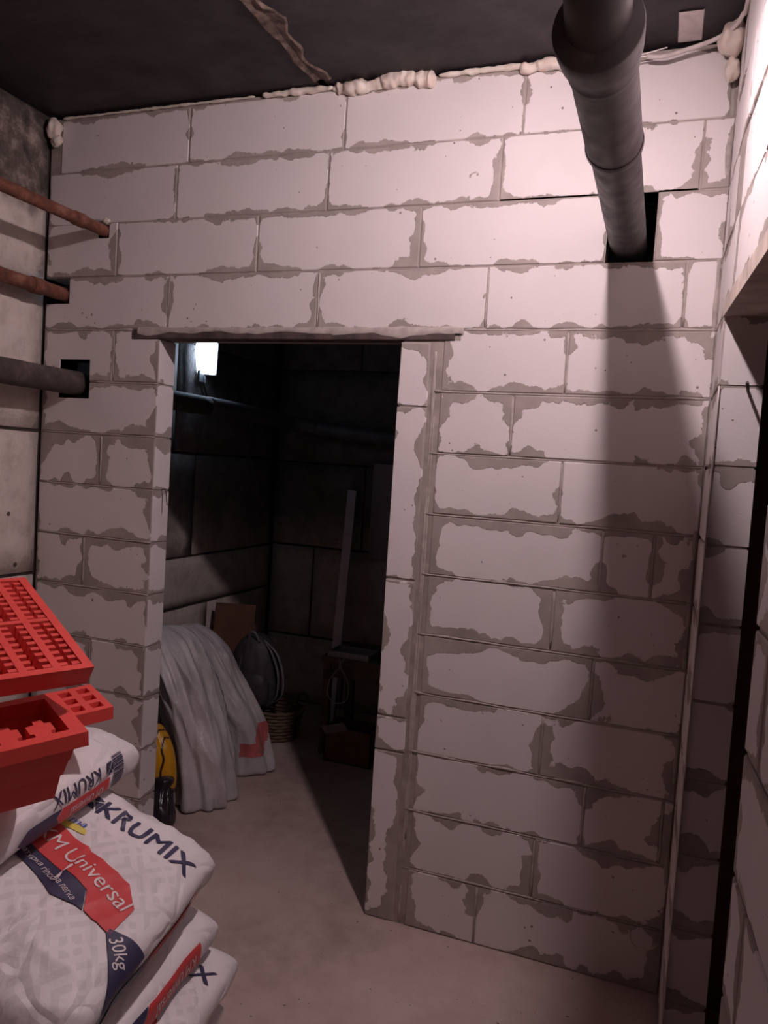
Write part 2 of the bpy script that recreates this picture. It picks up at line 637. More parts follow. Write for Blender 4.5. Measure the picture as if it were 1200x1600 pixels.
# pale strip of plaster daubed on the ceiling in the right corner
bm = bmesh.new()
N = 10
pr = None
for i in range(N + 1):
    y = -0.015 - 0.15 * i / N
    xl = 2.285 + 0.004 * noise.noise(Vector((i, 0, 0)))
    xr = 2.352 + 0.005 * noise.noise(Vector((i, 4, 0)))
    row = [bm.verts.new((xl, y, CEIL + 0.001)), bm.verts.new((xl + 0.003, y, CEIL - 0.004)), bm.verts.new((xr - 0.003, y, CEIL - 0.004)), bm.verts.new((xr, y, CEIL + 0.001))]
    if pr:
        for k in range(3):
            bm.faces.new((pr[k], pr[k + 1], row[k + 1], row[k]))
    pr = row
bm_obj('plaster_daub', bm, M['cable'], ceil)

# ---- partition wall (front)
H_MAIN = (2.13, 2.268, 2.20, 2.402)       # hole of the soil pipe
H_P1 = (0.247, 0.297, 2.345, 2.40)        # upper rusty pipe
H_P2 = (-0.02, 0.118, 2.10, 2.20)         # lower rusty pipe
H_P3 = (0.085, 0.232, 1.735, 1.885)       # iron pipe
DOOR = (0.55, 1.50, -0.01, 1.968)
holes = [H_MAIN, H_P1, H_P2, H_P3, DOOR]
TH = 0.10
wall = core('wall_front', Fr_front, (0.0, WX, 0.0, 2.808), [H for H in holes if H is not DOOR] + [(0.543, 1.507, -0.01, 1.968)], TH - 0.004, 0.0018, M['mortar'])
tag(wall, kind='structure')
left = {0: [0, .25, .55], 1: [0, .55], 2: [0, .25, .55], 3: [0, .287, .55], 4: [0, .55], 5: [0, .237, .55], 6: [0, .55], 7: [0, .30, .55], 8: [0, .55], 9: [0, .34, .55]}
left[2] = [0, .55]
PX = 1.642
right = {0: [PX, 1.882, WX], 1: [PX, 2.056, WX], 2: [PX, 2.197, 2.427, WX], 3: [PX, 2.053, WX], 4: [PX, 2.192, WX], 5: [PX, 2.057, WX],
         6: [PX, 2.19, 2.338, WX], 7: [PX, 2.051, WX], 8: [PX, 1.884, WX], 9: [PX, 2.04, WX]}
full = {10: [0, .576, 1.186, 1.775, 2.364, WX], 11: [0, .335, .939, 1.54, 2.13, WX], 12: [0, .591, 1.198, 1.792, 2.379, WX], 13: [.05, .635, 1.249, 1.851, 2.443]}
rows = []
for i in range(10):
    z1 = (i + 1) * 0.2
    rows.append((i * 0.2, z1 if i < 9 else z1, left[i]))
    rows.append((i * 0.2, z1, right[i]))
for i in range(10, 14):
    rows.append((i * 0.2, (i + 1) * 0.2, full[i]))
for z0, z1, xs in rows:
    for a, b in zip(xs, xs[1:]):
        g = 0.0022 if z0 > 2.15 else 0.0036
        hl = [H for H in holes if H is not DOOR]
        if z0 > 1.75 and z0 < 1.9:
            hl = hl + [(0.42, 1.70, 1.965, 2.01)]
        if z0 > 2.15 and abs(a - 2.13) < 1e-3:
            rr = cut_rects(2.268, b, z0, z1, hl)
            rect_block('block', Fr_front, rr, (2.268, b, z0, z1), TH, M['aac'], wall, g, proud=random.uniform(0, .0025))
            rr = cut_rects(a, 2.268, z1 - 0.0, z1, hl)
            continue
        rr = cut_rects(a, b, z0, z1, hl)
        rect_block('block', Fr_front, rr, (a, b, z0, z1), TH, M['aac'], wall, g, proud=random.uniform(0, .0025))
# trimming pieces set on end beside the doorway
pz = [0.0, .586, .706, 1.173, 1.749, 1.962]
for a, b in zip(pz, pz[1:]):
    rect_block('jamb_block', Fr_front, [(1.50, 1.603, a, b)], (1.47, 1.603, a, b), TH, M['aac_jamb'], wall, 0.002, cham=0.004, jit=0.003, proud=0.002)
# mortar ridges squeezed from the joints, joined into one relief
bm = bmesh.new()
for i in range(1, 10):
    z = i * 0.2
    fin(bm, Fr_front, (PX - 0.02, z), (WX - 0.01, z), 0.0042, out=-0.0012)
    fin(bm, Fr_front, (0.245 if i == 9 else 0.01, z), (0.545, z), 0.0040, out=-0.0012)
fin(bm, Fr_front, (1.622, 0.01), (1.618, 1.93), 0.0085, out=-0.0055)
fin(bm, Fr_front, (1.628, 0.3), (1.626, 1.72), 0.005, out=-0.0025)
for i in range(10):
    for xs in (left[i], right[i]):
        for x in xs[1:-1]:
            fin(bm, Fr_front, (x, i * 0.2 + 0.01), (x, i * 0.2 + 0.19), 0.0045, out=-0.0012)
fin(bm, Fr_front, (0.0, 2.0), (0.42, 2.0), 0.004, out=-0.0012)
fin(bm, Fr_front, (1.70, 2.0), (WX, 2.0), 0.005, out=-0.003)
for x in (0.576, 1.186, 1.775, 2.364):
    fin(bm, Fr_front, (x, 2.01), (x, 2.19), 0.0042, out=-0.0025)
fin(bm, Fr_front, (2.451, 0.05), (2.448, 2.75), 0.011, out=-0.007)
tag(bm_obj('mortar_ridge', bm, M['mortar_fin'], wall, True), 'pale ridges of squeezed mortar along the joints', kind='stuff')
# steel angle over the doorway with mortar dabbed on it
bm = bmesh.new()
bx(bm, 0.43, 1.68, -0.006, -0.001, 1.968, 2.0)
bx(bm, 0.43, 1.68, -0.004, 0.055, 1.966, 1.970)
bm_obj('steel_angle', bm, M['steel_dark'], wall)
bm = bmesh.new()
x = 0.45
pr = None
while x < 1.72:
    q = noise.noise(Vector((x * 7, 1, 1)))
    q2 = noise.noise(Vector((x * 19, 1, 4)))
    lo = 1.988 - 0.022 * max(-0.25, q) - 0.006 * q2
    if x > 1.25:
        lo -= 0.006
    row = [bm.verts.new((x, -0.0065, lo)), bm.verts.new((x, -0.0078 - 0.002 * q2, lo + 0.004)), bm.verts.new((x, -0.0060, 2.004)), bm.verts.new((x, -0.0005, 2.010 + 0.006 * q2))]
    if pr:
        for k in range(3):
            bm.faces.new((pr[k], pr[k + 1], row[k + 1], row[k]))
    pr = row
    x += 0.012
bm_obj('lintel_mortar', bm, M['mortar_fin'], wall, True)
# flat mortar pad beside the angle on the right
# ---- foam between wall and ceiling
def blob_tube(name, pts, r, seed, label, seg=14, amp=0.35):
    pts = smooth_path(pts, 10)
    bm = bmesh.new()
    rad = []
    for i, p in enumerate(pts):
        q = noise.noise(p * 22 + Vector((seed, 0, 0)))
        q2 = noise.noise(p * 60 + Vector((seed, 3, 0)))
        rad.append(r * (1 + amp * 1.6 * q + 0.3 * q2))
    e = min(4, len(pts) // 3)
    for k in range(e):
        rad[k] *= math.sqrt((k + 0.3) / e)
        rad[-1 - k] *= math.sqrt((k + 0.3) / e)
    tube(bm, pts, rad, seg)
    for v in bm.verts:
        v.co += Vector((0, 0, 1)) * 0.0
        v.co += noise.noise_vector(v.co * 45 + Vector((seed, 0, 0))) * r * 0.35
    o = bm_obj(name, bm, M['foam'], None, True)
    tag(o, label, 'foam')
    return o


def zt(x):
    return 2.808


blob_tube('foam_bead', [(x, -0.006, 2.806) for x in np.linspace(0.93, 1.20, 7)], 0.010, 1.0, 'thin bead of pale foam at the ceiling left of the slab joint')
blob_tube('foam_bead', [(x, -0.010 - 0.004 * math.sin(x * 40), 2.800 + 0.006 * math.sin(x * 23)) for x in np.linspace(1.20, 1.56, 12)], 0.022, 2.0, 'fat lumpy bead of foam along the wall top, middle')
blob_tube('foam_bead', [(x, -0.005, 2.806) for x in np.linspace(1.57, 1.90, 8)], 0.009, 3.0, 'thin bead of foam on the wall top left of the soil pipe')
blob_tube('foam_bead', [(x, -0.012, 2.796 + .004 * math.sin(x * 60)) for x in np.linspace(1.83, 2.02, 7)], 0.017, 4.0, 'lumpy foam bead touching the soil pipe at the wall top')
blob_tube('foam_bead', [(x, -0.006, 2.806) for x in np.linspace(0.06, 0.90, 22)], 0.0042, 8.0, 'very thin crusty bead of foam at upper left wall top')


def blob(name, loc, r, seed, label, sx=1, sy=1, sz=1):
    bm = bmesh.new()
    bmesh.ops.create_icosphere(bm, subdivisions=4, radius=1.0)
    for v in bm.verts:
        d = 1 + 0.25 * noise.noise(v.co * 1.6 + Vector((seed, 0, 0))) + 0.06 * noise.noise(v.co * 5 + Vector((seed, 0, 0)))
        v.co = Vector((v.co.x * sx, v.co.y * sy, v.co.z * sz)) * r * d
    o = bm_obj(name, bm, M['foam'], None, True, loc)
    tag(o, label, 'foam')
    return o


blob('foam_lump', (0.035, -0.025, 2.762), 0.034, 1, 'round cream foam lump in the upper left corner', 0.85, 0.8, 1.15)
blob('foam_lump', (0.045, -0.02, 2.720), 0.024, 5, 'small foam lump just under the corner lump, left', 1, 0.7, 1)
blob('foam_lump', (2.432, -0.06, 2.785), 0.050, 2, 'big glaring white foam lump in the upper right corner', 0.75, 1.0, 0.9)
blob('foam_lump', (2.436, -0.040, 2.712), 0.030, 3, 'white foam lump below the cable in upper right corner', 0.7, 0.9, 1.1)
blob('foam_lump', (0.283, -0.006, 2.408), 0.013, 4, 'tiny foam lump on top of the rusty pipe end', 1.2, 0.7, 0.8)

# ---- left wall of foundation blocks (runs on into the store room)
lw = core('wall_left', Fr_left, (YB, 2.0, 0.0, CEIL), [], 0.3, 0.012, M['joint_dark'])
tag(lw, kind='structure')


def fbs(fr, a0, a1, zs, parent, lens, off):
    for k, (z0, z1) in enumerate(zip(zs, zs[1:])):
        a = a0
        nxt = a0 + off[k % len(off)]
        while a < a1 - 1e-6:
            b = min(nxt, a1)
            if a1 - b < 0.25:
                b = a1
            # irregular outline, chipped edges
            n = max(4, int((b - a) / 0.09))
            verts, faces = [], []
            m_ = 5
            for j in range(m_ + 1):
                for i in range(n + 1):
                    aa = a + (b - a) * i / n
                    zz = z0 + (z1 - z0) * j / m_
                    e = i in (0, n) or j in (0, m_)
                    q = noise.noise(Vector((aa * 6, zz * 6, k)))
                    q2 = noise.noise(Vector((aa * 17, zz * 17, k + 9)))
                    g = 0.006 + 0.005 * abs(q2) * (1 if e else 0)
                    if j == 0: zz += g
                    if j == m_: zz -= g
                    if i == 0: aa += g
                    if i == n: aa -= g
                    verts.append(fr(aa, zz, (0.003 * q - (0.006 if e else 0)) + 0.001))
            W_ = n + 1
            for j in range(m_):
                for i in range(n):
                    faces.append((j * W_ + i, j * W_ + i + 1, (j + 1) * W_ + i + 1, (j + 1) * W_ + i))
            ring = [i for i in range(n + 1)] + [j * W_ + n for j in range(1, m_ + 1)] + [m_ * W_ + i for i in range(n - 1, -1, -1)] + [j * W_ for j in range(m_ - 1, 0, -1)]
            base = len(verts)
            inv = {0: None}
            for r_ in ring:
                x, y, z = verts[r_]
                fx, fy, fz = fr(0, 0, -0.05)
                ox, oy, oz = fr(0, 0, 0)
                verts.append((x + fx - ox, y + fy - oy, z + fz - oz))
            for q in range(len(ring)):
                q1 = (q + 1) % len(ring)
                faces.append((ring[q1], ring[q], base + q, base + q1))
            bm = bmesh.new()
            vs = [bm.verts.new(v) for v in verts]
            for f in faces:
                bm.faces.new([vs[i] for i in f])
            bm_obj('concrete_block', bm, M['fbs'], parent, True)
            a = b
            nxt = b + lens


fbs(Fr_left, YB, -0.001, [0, .45, 1.03, 1.60, 2.17, CEIL], lw, 1.18, [0.7, 1.18, 0.4, 0.9])
fbs(Fr_left, 0.105, 1.99, [0, .43, .73, 1.0, 1.55, 2.12, CEIL], lw, 1.18, [0.8, 1.18, 0.5, 1.0])
# ---- store room: back wall, right side
bwall = core('wall_back', Fr_back, (-0.3, WX, 0.0, CEIL), [], 0.3, 0.012, M['joint_dark'])
tag(bwall, kind='structure')
fbs(Fr_back, 0.0, WX, [0, .43, 1.01, 1.54, 2.12, CEIL], bwall, 1.18, [0.55, 0.30, 0.62, 0.9])
bm = bmesh.new()
bx(bm, WX, WX + 0.2, 0.10, 2.0, 0, CEIL)
tag(bm_obj('wall_store_right', bm, M['fbs']), kind='structure')
# ---- right wall with a side doorway
JY0, JY1 = 0.33, 1.09          # opening in a = -y
ROP = (JY0, JY1, -0.01, 2.0)
rw = core('wall_right', Fr_right, (0.0, -YB, 0.0, CEIL), [(JY0 - 0.006, JY1 + 0.006, -0.01, 2.0)], 0.096, 0.0035, M['mortar'])
tag(rw, kind='structure')
for i in range(10):
    rect_block('block', Fr_right, [(0.0, JY0, i * .2, (i + 1) * .2)], (0, JY0, i * .2, (i + 1) * .2), 0.10, M['aac'], rw, 0.004, proud=0.001)
for i in range(11):
    z0, z1 = max(0, i * .2 - 0.07), min(2.0, i * .2 + .13)
    xs = [JY1, JY1 + (.42 if i % 2 else .12), JY1 + (1.02 if i % 2 else .72), JY1 + 1.32, -YB]
    for a, b in zip(xs, xs[1:]):
        rect_block('block', Fr_right, [(a, b, z0, z1)], (a, b, z0, z1), 0.10, M['aac'], rw, 0.004, proud=0.002)
for z0, z1, xs in ((2.0, 2.2, [0, .45, 1.05, 1.65, 2.25, 2.85, 3.4]), (2.2, 2.4, [0, .15, .75, 1.35, 1.95, 2.55, 3.4]), (2.4, 2.6, [0, .45, 1.05, 1.65, 2.25, 3.4]), (2.6, 2.8, [0, .2, .8, 1.4, 2.0, 2.6, 3.4])):
    for a, b in zip(xs, xs[1:]):
        rect_block('block', Fr_right, [(a, b, z0, z1)], (a, b, z0, z1), 0.10, M['aac'], rw, 0.002, proud=0.002)
# raw board edge under the wall above the opening
bm = bmesh.new()
v8 = [bm.verts.new(Fr_right(a, b, c)) for a in (JY0 - 0.02, 1.25) for b, c in ((1.972, 0.006), (1.972, -0.10), (2.014, -0.10), (2.014, 0.006))]
for f in ((0, 1, 2, 3), (7, 6, 5, 4), (0, 4, 5, 1), (1, 5, 6, 2), (2, 6, 7, 3), (3, 7, 4, 0)):
    bm.faces.new([v8[i] for i in f])
bm_obj('lintel_board', bm, M['wood_raw'], rw)
# stub end mortar, pale arris strip
bm = bmesh.new()
fin(bm, lambda a, b, c: (WX + c, -JY0 - 0.001, b), (0, 0.12), (0, 1.80), 0.0028, step=0.05)
bm_obj('arris_strip', bm, M['cable'], rw, True)
# unlit passage behind the side doorway
bm = bmesh.new()
bx(bm, 4.1, 4.2, YB, 0.1, 0, CEIL)
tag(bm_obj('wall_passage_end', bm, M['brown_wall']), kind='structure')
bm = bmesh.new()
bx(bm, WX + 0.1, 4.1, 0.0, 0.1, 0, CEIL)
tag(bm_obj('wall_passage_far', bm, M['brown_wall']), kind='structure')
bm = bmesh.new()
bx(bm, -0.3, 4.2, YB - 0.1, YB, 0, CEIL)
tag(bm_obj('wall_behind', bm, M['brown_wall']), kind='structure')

# ============================================================ LIGHTS (with their fittings)
L_MAIN = Vector((2.13, -0.85, 2.66))
lt = empty('hanging_bulb', (L_MAIN.x + 0.03, L_MAIN.y + 0.02, CEIL))
tag(lt, 'lit bulb hanging askew from the ceiling just above the soil pipe', 'lamp')
AX = Vector((-0.5, -0.3, -0.8)).normalized()
B0 = Vector((-0.03, -0.02, L_MAIN.z - CEIL))
bm = bmesh.new()
tube(bm, smooth_path([(0, 0, 0), (0.012, 0.006, -0.02), B0 - AX * 0.105, B0 - AX * 0.085], 5), 0.004, 8)
bm_obj('flex', bm, M['porcelain'], lt, True)
bm = bmesh.new()
tube(bm, [B0 - AX * q for q in (0.095, 0.088, 0.060, 0.052, 0.034, 0.010, 0.002)], [0.012, 0.019, 0.020, 0.016, 0.021, 0.031, 0.033], 24)
bm_obj('lamp_holder', bm, M['fixture_grey'], lt, True)
bm = bmesh.new()
bmesh.ops.create_uvsphere(bm, u_segments=24, v_segments=14, radius=BULB_R)
bm_obj('bulb', bm, M['bulb'], lt, True, B0)
M['bulb'].node_tree.nodes['Principled BSDF'].inputs['Emission Strength'].default_value = MAIN_POWER / (4 * PI ** 2 * BULB_R ** 2)
M['bulb'].node_tree.nodes['Principled BSDF'].inputs['Base Color'].default_value = (0, 0, 0, 1)

# small LED fitting in the store room
fx = empty('led_work_light', (0.035, 1.09, 2.06), (0, 0, 0))
tag(fx, 'glaring bluish LED work light in the store room beyond the doorway', 'lamp')
Rl = Matrix.Rotation(math.radians(-50), 4, 'Z') @ Matrix.Rotation(math.radians(8), 4, 'Y')
bm = bmesh.new()
bx(bm, -0.035, 0.0, -0.062, 0.062, -0.092, 0.092)
bevel(bm, 0.006, 2)
bmesh.ops.transform(bm, matrix=Rl, verts=bm.verts)
bm_obj('housing', bm, M['fixture_grey'], fx)
bm = bmesh.new()
bx(bm, 0.0, 0.012, -0.054, 0.054, -0.085, 0.085)
bevel(bm, 0.010, 3)
bmesh.ops.transform(bm, matrix=Rl, verts=bm.verts)
bm_obj('lens', bm, M['led'], fx, True)
bm = bmesh.new()
tube(bm, smooth_path([(-0.02, 0.0, -0.07), (-0.018, 0.01, -0.12), (-0.022, 0.06, -0.2), (-0.02, 0.09, -0.26)], 6), 0.005, 8)
bm_obj('lead', bm, M['porcelain'], fx, True)
bm = bmesh.new()
bx(bm, -0.03, -0.015, -0.03, 0.03, -0.13, -0.07)
bm_obj('bracket', bm, M['fixture_grey'], fx)

# ============================================================ PIPES
PXm, PZm = 2.19, 2.27
soil = empty('soil_pipe', (PXm, 0, PZm))
tag(soil, 'thick black plastic soil pipe passing through the top of the white block wall', 'pipe')


def lathe_y(name, prof, mat, parent, seg=40):
    bm = bmesh.new()
    tube(bm, [(0, y, 0) for y, r in prof], [r for y, r in prof], seg, caps=False)
    return bm_obj(name, bm, mat, parent, True)


lathe_y('pipe_run', [(0.25, 0.052), (0.25, 0.054), (-0.70, 0.054)], M['pvc'], soil)
lathe_y('ring_collar', [(-0.665, 0.054), (-0.667, 0.0605), (-0.678, 0.062), (-0.690, 0.0605)], M['pvc'], soil)
lathe_y('sleeve', [(-0.688, 0.0590), (-0.98, 0.0590), (-1.0, 0.0600), (-1.015, 0.0600)], M['pvc'], soil)
lathe_y('socket_bell', [(-1.005, 0.059), (-1.012, 0.0625), (-1.022, 0.0625), (-1.03, 0.061), (-1.065, 0.070), (-1.10, 0.0725), (-1.125, 0.0735), (-1.130, 0.072), (-1.128, 0.058), (-1.06, 0.056)], M['pvc'], soil)
bm = bmesh.new()
pts = smooth_path([(0, -1.02, 0.0), (0, -1.10, 0.004), (0.0, -1.17, 0.035), (0.0, -1.25, 0.10), (0.0, -1.36, 0.22), (0.0, -1.52, 0.40), (0.0, -1.66, 0.565)], 8)
tube(bm, pts, 0.053, 40, caps=False)
bm_obj('elbow_run', bm, M['pvc'], soil, True)

for nm, x, z, r, y1, mat, lab in (
        ('service_pipe', 0.272, 2.373, 0.0215, 0.10, 'rust', 'thin rusty pipe entering the wall, topmost at the left'),
        ('service_pipe', 0.085, 2.138, 0.026, 0.09, 'rust', 'rusty brown pipe ending in a notch at the left edge, second from top'),
        ('service_pipe', 0.150, 1.795, 0.047, 0.95, 'iron', 'thick grey iron pipe going into the square hole, lowest at the left')):
    p = empty(nm, (x, 0, z))
    tag(p, lab, 'pipe', 'pipes along the left wall')
    bm = bmesh.new()
    pts, rad = [], []
    for y in np.linspace(y1, YB + 0.01, 60):
        pts.append((0.002 * noise.noise(Vector((y * 3, x, 0))), y, 0.003 * noise.noise(Vector((y * 2, z, 5)))))
        rad.append(r * (1 + 0.04 * noise.noise(Vector((y * 14, x, z)))))
    tube(bm, pts, rad, 20)
    bm_obj('pipe_run', bm, M[mat], p, True)
    if r < 0.03:
        bm = bmesh.new()
        tube(bm, [(0, -0.11, 0), (0, -0.112, 0), (0, -0.16, 0), (0, -0.162, 0)], [r, r * 1.18, r * 1.18, r], 20)
        bm_obj('coupling', bm, M[mat], p, True)
    else:
        bm = bmesh.new()
        tube(bm, smooth_path([(0, 0.94, 0), (0, 1.2, 0.0), (0, 1.62, -0.01), (0.03, 1.80, -0.02), (0.14, 1.90, -0.035), (0.40, 1.92, -0.06), (2.3, 1.92, -0.20)], 8), r, 20)
        bm_obj('store_room_run', bm, M['iron_back'], p, True)

# cable in the upper right corner
cb = empty('cable', (2.25, -0.03, 2.781))
tag(cb, 'loose pale cable with bared ends strung to the upper right corner', 'cable')
bm = bmesh.new()
tube(bm, smooth_path([(-0.045, -0.02, -0.012), (0.0, -0.022, -0.018), (0.06, -0.02, -0.006), (0.13, -0.04, 0.002), (0.175, -0.075, 0.008), (0.196, -0.13, 0.012), (0.203, -0.22, 0.01), (0.2035, -0.9, 0.012)], 8), 0.0062, 10)
bm_obj('sheath', bm, M['cable'], cb, True)
for dz, dx in ((0.010, 0.03), (-0.012, -0.01)):
    bm = bmesh.new()
    tube(bm, smooth_path([(-0.02 + dx, -0.022, -0.004 + dz), (-0.06, -0.025, -0.010 + dz * 0.3), (-0.10, -0.024, -0.016 + dz)], 5), 0.0018, 6)
    bm_obj('bared_wire', bm, M['copper'], cb, True)

# steel rod sticking out of the stub wall
bm = bmesh.new()
tube(bm, [(0.068, -0.30, 1.790), (0.064, -0.345, 1.793), (0.058, -0.385, 1.802)], [0.004, 0.004, 0.004], 8)
tag(bm_obj('bent_rod', bm, M['steel_dark'], None, True, (WX, 0, 0)), 'bent steel rod sticking out of a mortar joint by the side doorway', 'rod')
# wire bit on the left jamb
bm = bmesh.new()
tube(bm, smooth_path([(0.548, 0.05, 1.402), (0.566, 0.046, 1.406), (0.572, 0.045, 1.400), (0.585, 0.04, 1.345)], 4), 0.0022, 6)
tag(bm_obj('tie_wire', bm, M['steel_dark'], None, True), 'short rusty tie wire poking from the left door jamb', 'wire')
bm = bmesh.new()
tube(bm, smooth_path([(2.36, -0.02, 0.19), (2.37, -0.05, 0.168), (2.40, -0.06, 0.162), (2.43, -0.05, 0.170), (2.452, -0.02, 0.175)], 5), 0.004, 6)
tag(bm_obj('strap_end', bm, M['wood_raw'], None, True), 'pale curled strap low on the wall in the dark right corner', 'strap')


# ============================================================ SACKS OF PLASTER
class Sack:
    def __init__(s, W, L, T, seed, droop=0.0, droop_v=0.0, wr=1.0, n=3.6, headtaper=0.55):
        s.W, s.L, s.T, s.seed, s.droop, s.dv, s.wr, s.ht = W, L, T, seed, droop, droop_v, wr, headtaper
        # arc table of the cross section (starting at the centre of the top, towards +x)
        K = 400
        th = np.linspace(PI / 2, PI / 2 - 2 * PI, K + 1)
        cx = np.sign(np.cos(th)) * np.abs(np.cos(th)) ** (2 / n)
        cz = np.sign(np.sin(th)) * np.abs(np.sin(th)) ** (2 / n)
        px, pz = cx * W / 2, cz * T / 2
        ds = np.hypot(np.diff(px), np.diff(pz))
        s.arc = np.concatenate([[0], np.cumsum(ds)])
        s.per = s.arc[-1]
        s.cx, s.cz = cx, cz

    def P(s, a, v, off=0.0):
        a = a % s.per
        x = np.interp(a, s.arc, s.cx)
        z = np.interp(a, s.arc, s.cz)
        q = min(1.0, abs(2 * v / s.L))
        tp = (1 - q ** 9) ** 0.5 if q < 1 else 0.0
        t = s.T / 2 * (0.40 + 0.60 * tp)
        w = s.W / 2 * (1 - 0.035 * q ** 4 + 0.012 * math.sin(v * 19 + s.seed))
        sd = s.seed * 7.3
        # shallow wrinkles, deeper near the ends and corners
        f = 0.35 + 0.9 * q ** 2
        n1 = noise.noise(Vector((a * 6 + sd, v * 7, 1)))
        r = 1 - abs(noise.noise(Vector((a * 9 + v * 5 + sd, v * 9 - a * 4, 3)))) * 2.4
        r2 = 1 - abs(noise.noise(Vector((a * 16 - v * 7 + sd, v * 5 + a * 6, 7)))) * 2.6
        d = s.wr * (0.010 * n1 + 0.006 * f * max(0, r) + 0.004 * f * max(0, r2)) * (0.35 + 0.65 * tp)
        X, Z = x * w, z * t
        nx, nz = x ** 3 * 1.0, z ** 3 * 1.0
        ln = math.hypot(nx, nz) or 1
        X += nx / ln * (d * 0.5 + off)
        Z += nz / ln * (d + off)
        # pull flat ends slightly down onto what is beneath
        Z += -s.T * 0.10 * q ** 4
        if s.droop and v < s.dv:
            Z -= s.droop * (v - s.dv) ** 2
        return (X, v, Z)


def sack_body(S, parent, mat, na=110, nv=90):
    verts, faces, uv = [], [], []
    ua = [S.per * i / na for i in range(na)]
    vs = [S.L * (j / nv - 0.5) for j in range(nv + 1)]
    for v in vs:
        for a in ua:
            verts.append(S.P(a, v))
    for j in range(nv):
        for i in range(na):
            i2 = (i + 1) % na
            faces.append((j * na + i, (j + 1) * na + i, (j + 1) * na + i2, j * na + i2))
            aa, ab = ua[i], ua[i] + S.per / na
            for A, V in ((aa, vs[j]), (aa, vs[j + 1]), (ab, vs[j + 1]), (ab, vs[j])):
                uv.append((A if A < S.per / 2 else A - S.per, V))
    faces.append(tuple(range(na)))
    faces.append(tuple(nv * na + i for i in range(na - 1, -1, -1)))
    uv += [(9, 9)] * (2 * na)
    me = bpy.data.meshes.new('sack_body')
    me.from_pydata(verts, [], faces)
    u = me.uv_layers.new(name='print')
    u.data.foreach_set('uv', [q for t_ in uv for q in t_])
    me.polygons.foreach_set('use_smooth', [True] * len(me.polygons))
    me.materials.append(mat)
    me.update()
    o = bpy.data.objects.new('sack_body', me)
    COL.objects.link(o)
    o.parent = parent
    return o


def split_long(bm, lim):
    for _ in range(9):
        es = [e for e in bm.edges if e.calc_length() > lim]
        if not es:
            break
        bmesh.ops.subdivide_edges(bm, edges=es, cuts=1)
        bmesh.ops.triangulate(bm, faces=bm.faces)


def decal(S, parent, name, polys, mat, off=0.0036, xf=None, lim=0.011):
    bm = bmesh.new()
    for P in polys:
        bm.faces.new([bm.verts.new((x, y, 0)) for x, y in P])
    bmesh.ops.triangulate(bm, faces=bm.faces)
    split_long(bm, lim)
    _wrap(S, bm, off, xf)
    return bm_obj(name, bm, mat, parent, True)


def _wrap(S, bm, off, xf):
    for v in bm.verts:
        x, y = v.co.x, v.co.y
        if xf:
            x, y = xf(x, y)
        v.co = Vector(S.P(x, y, off))


def text_bm(body, size, shear=0.0, bold=0.0, align='CENTER'):
    cu = bpy.data.curves.new('t', 'FONT')
    cu.body = body
    cu.size = size
    cu.align_x = align
    cu.align_y = 'CENTER'
    cu.shear = shear
    cu.offset = bold
    cu.resolution_u = 3
    ob = bpy.data.objects.new('t', cu)
    COL.objects.link(ob)
    dg = bpy.context.evaluated_depsgraph_get()
    me = bpy.data.meshes.new_from_object(ob.evaluated_get(dg))
    bpy.data.objects.remove(ob)
    bm = bmesh.new()
    bm.from_mesh(me)
    bpy.data.meshes.remove(me)
    return bm


def print_text(S, parent, name, body, size, pos, ang, mat, off=0.0024, sx=1.0, shear=0.0, bold=0.0):
    """ang: rotation of the reading direction in the (a, v) plane"""
    bm = text_bm(body, size, shear)
    bmesh.ops.triangulate(bm, faces=bm.faces)
    if bold:
        dup_ = bmesh.ops.duplicate(bm, geom=bm.verts[:] + bm.edges[:] + bm.faces[:])
        for v in dup_['geom']:
            if isinstance(v, bmesh.types.BMVert):
                v.co += Vector((bold, bold * 0.6, 0))
    split_long(bm, 0.014)
    c, s_ = math.cos(ang), math.sin(ang)
    for v in bm.verts:
        x, y = v.co.x * sx, v.co.y
        v.co.x, v.co.y = pos[0] + x * c - y * s_, pos[1] + x * s_ + y * c
    _wrap(S, bm, off, None)
    return bm_obj(name, bm, mat, parent, True)


def logo(S, parent, cx, cy, r, ang, mat):
    """square emblem of four triangles around a crossed gap"""
    c, s_ = math.cos(ang), math.sin(ang)
    polys = []
    g = 0.16
    for k in range(4):
        t0 = k * PI / 2
        tri = [(-1 + g, 1), (1 - g, 1), (0.0, g)]
        inner = [(-0.35, 0.82), (0.35, 0.82), (0.0, 0.5)]
        for P in (tri,):
            q = []
            for x, y in P:
                xx, yy = x * math.cos(t0) - y * math.sin(t0), x * math.sin(t0) + y * math.cos(t0)
                xx, yy = xx * r, yy * r
                q.append((cx + xx * c - yy * s_, cy + xx * s_ + yy * c))
            polys.append(q)
    return decal(S, parent, 'printed_emblem', polys, mat, 0.0024)


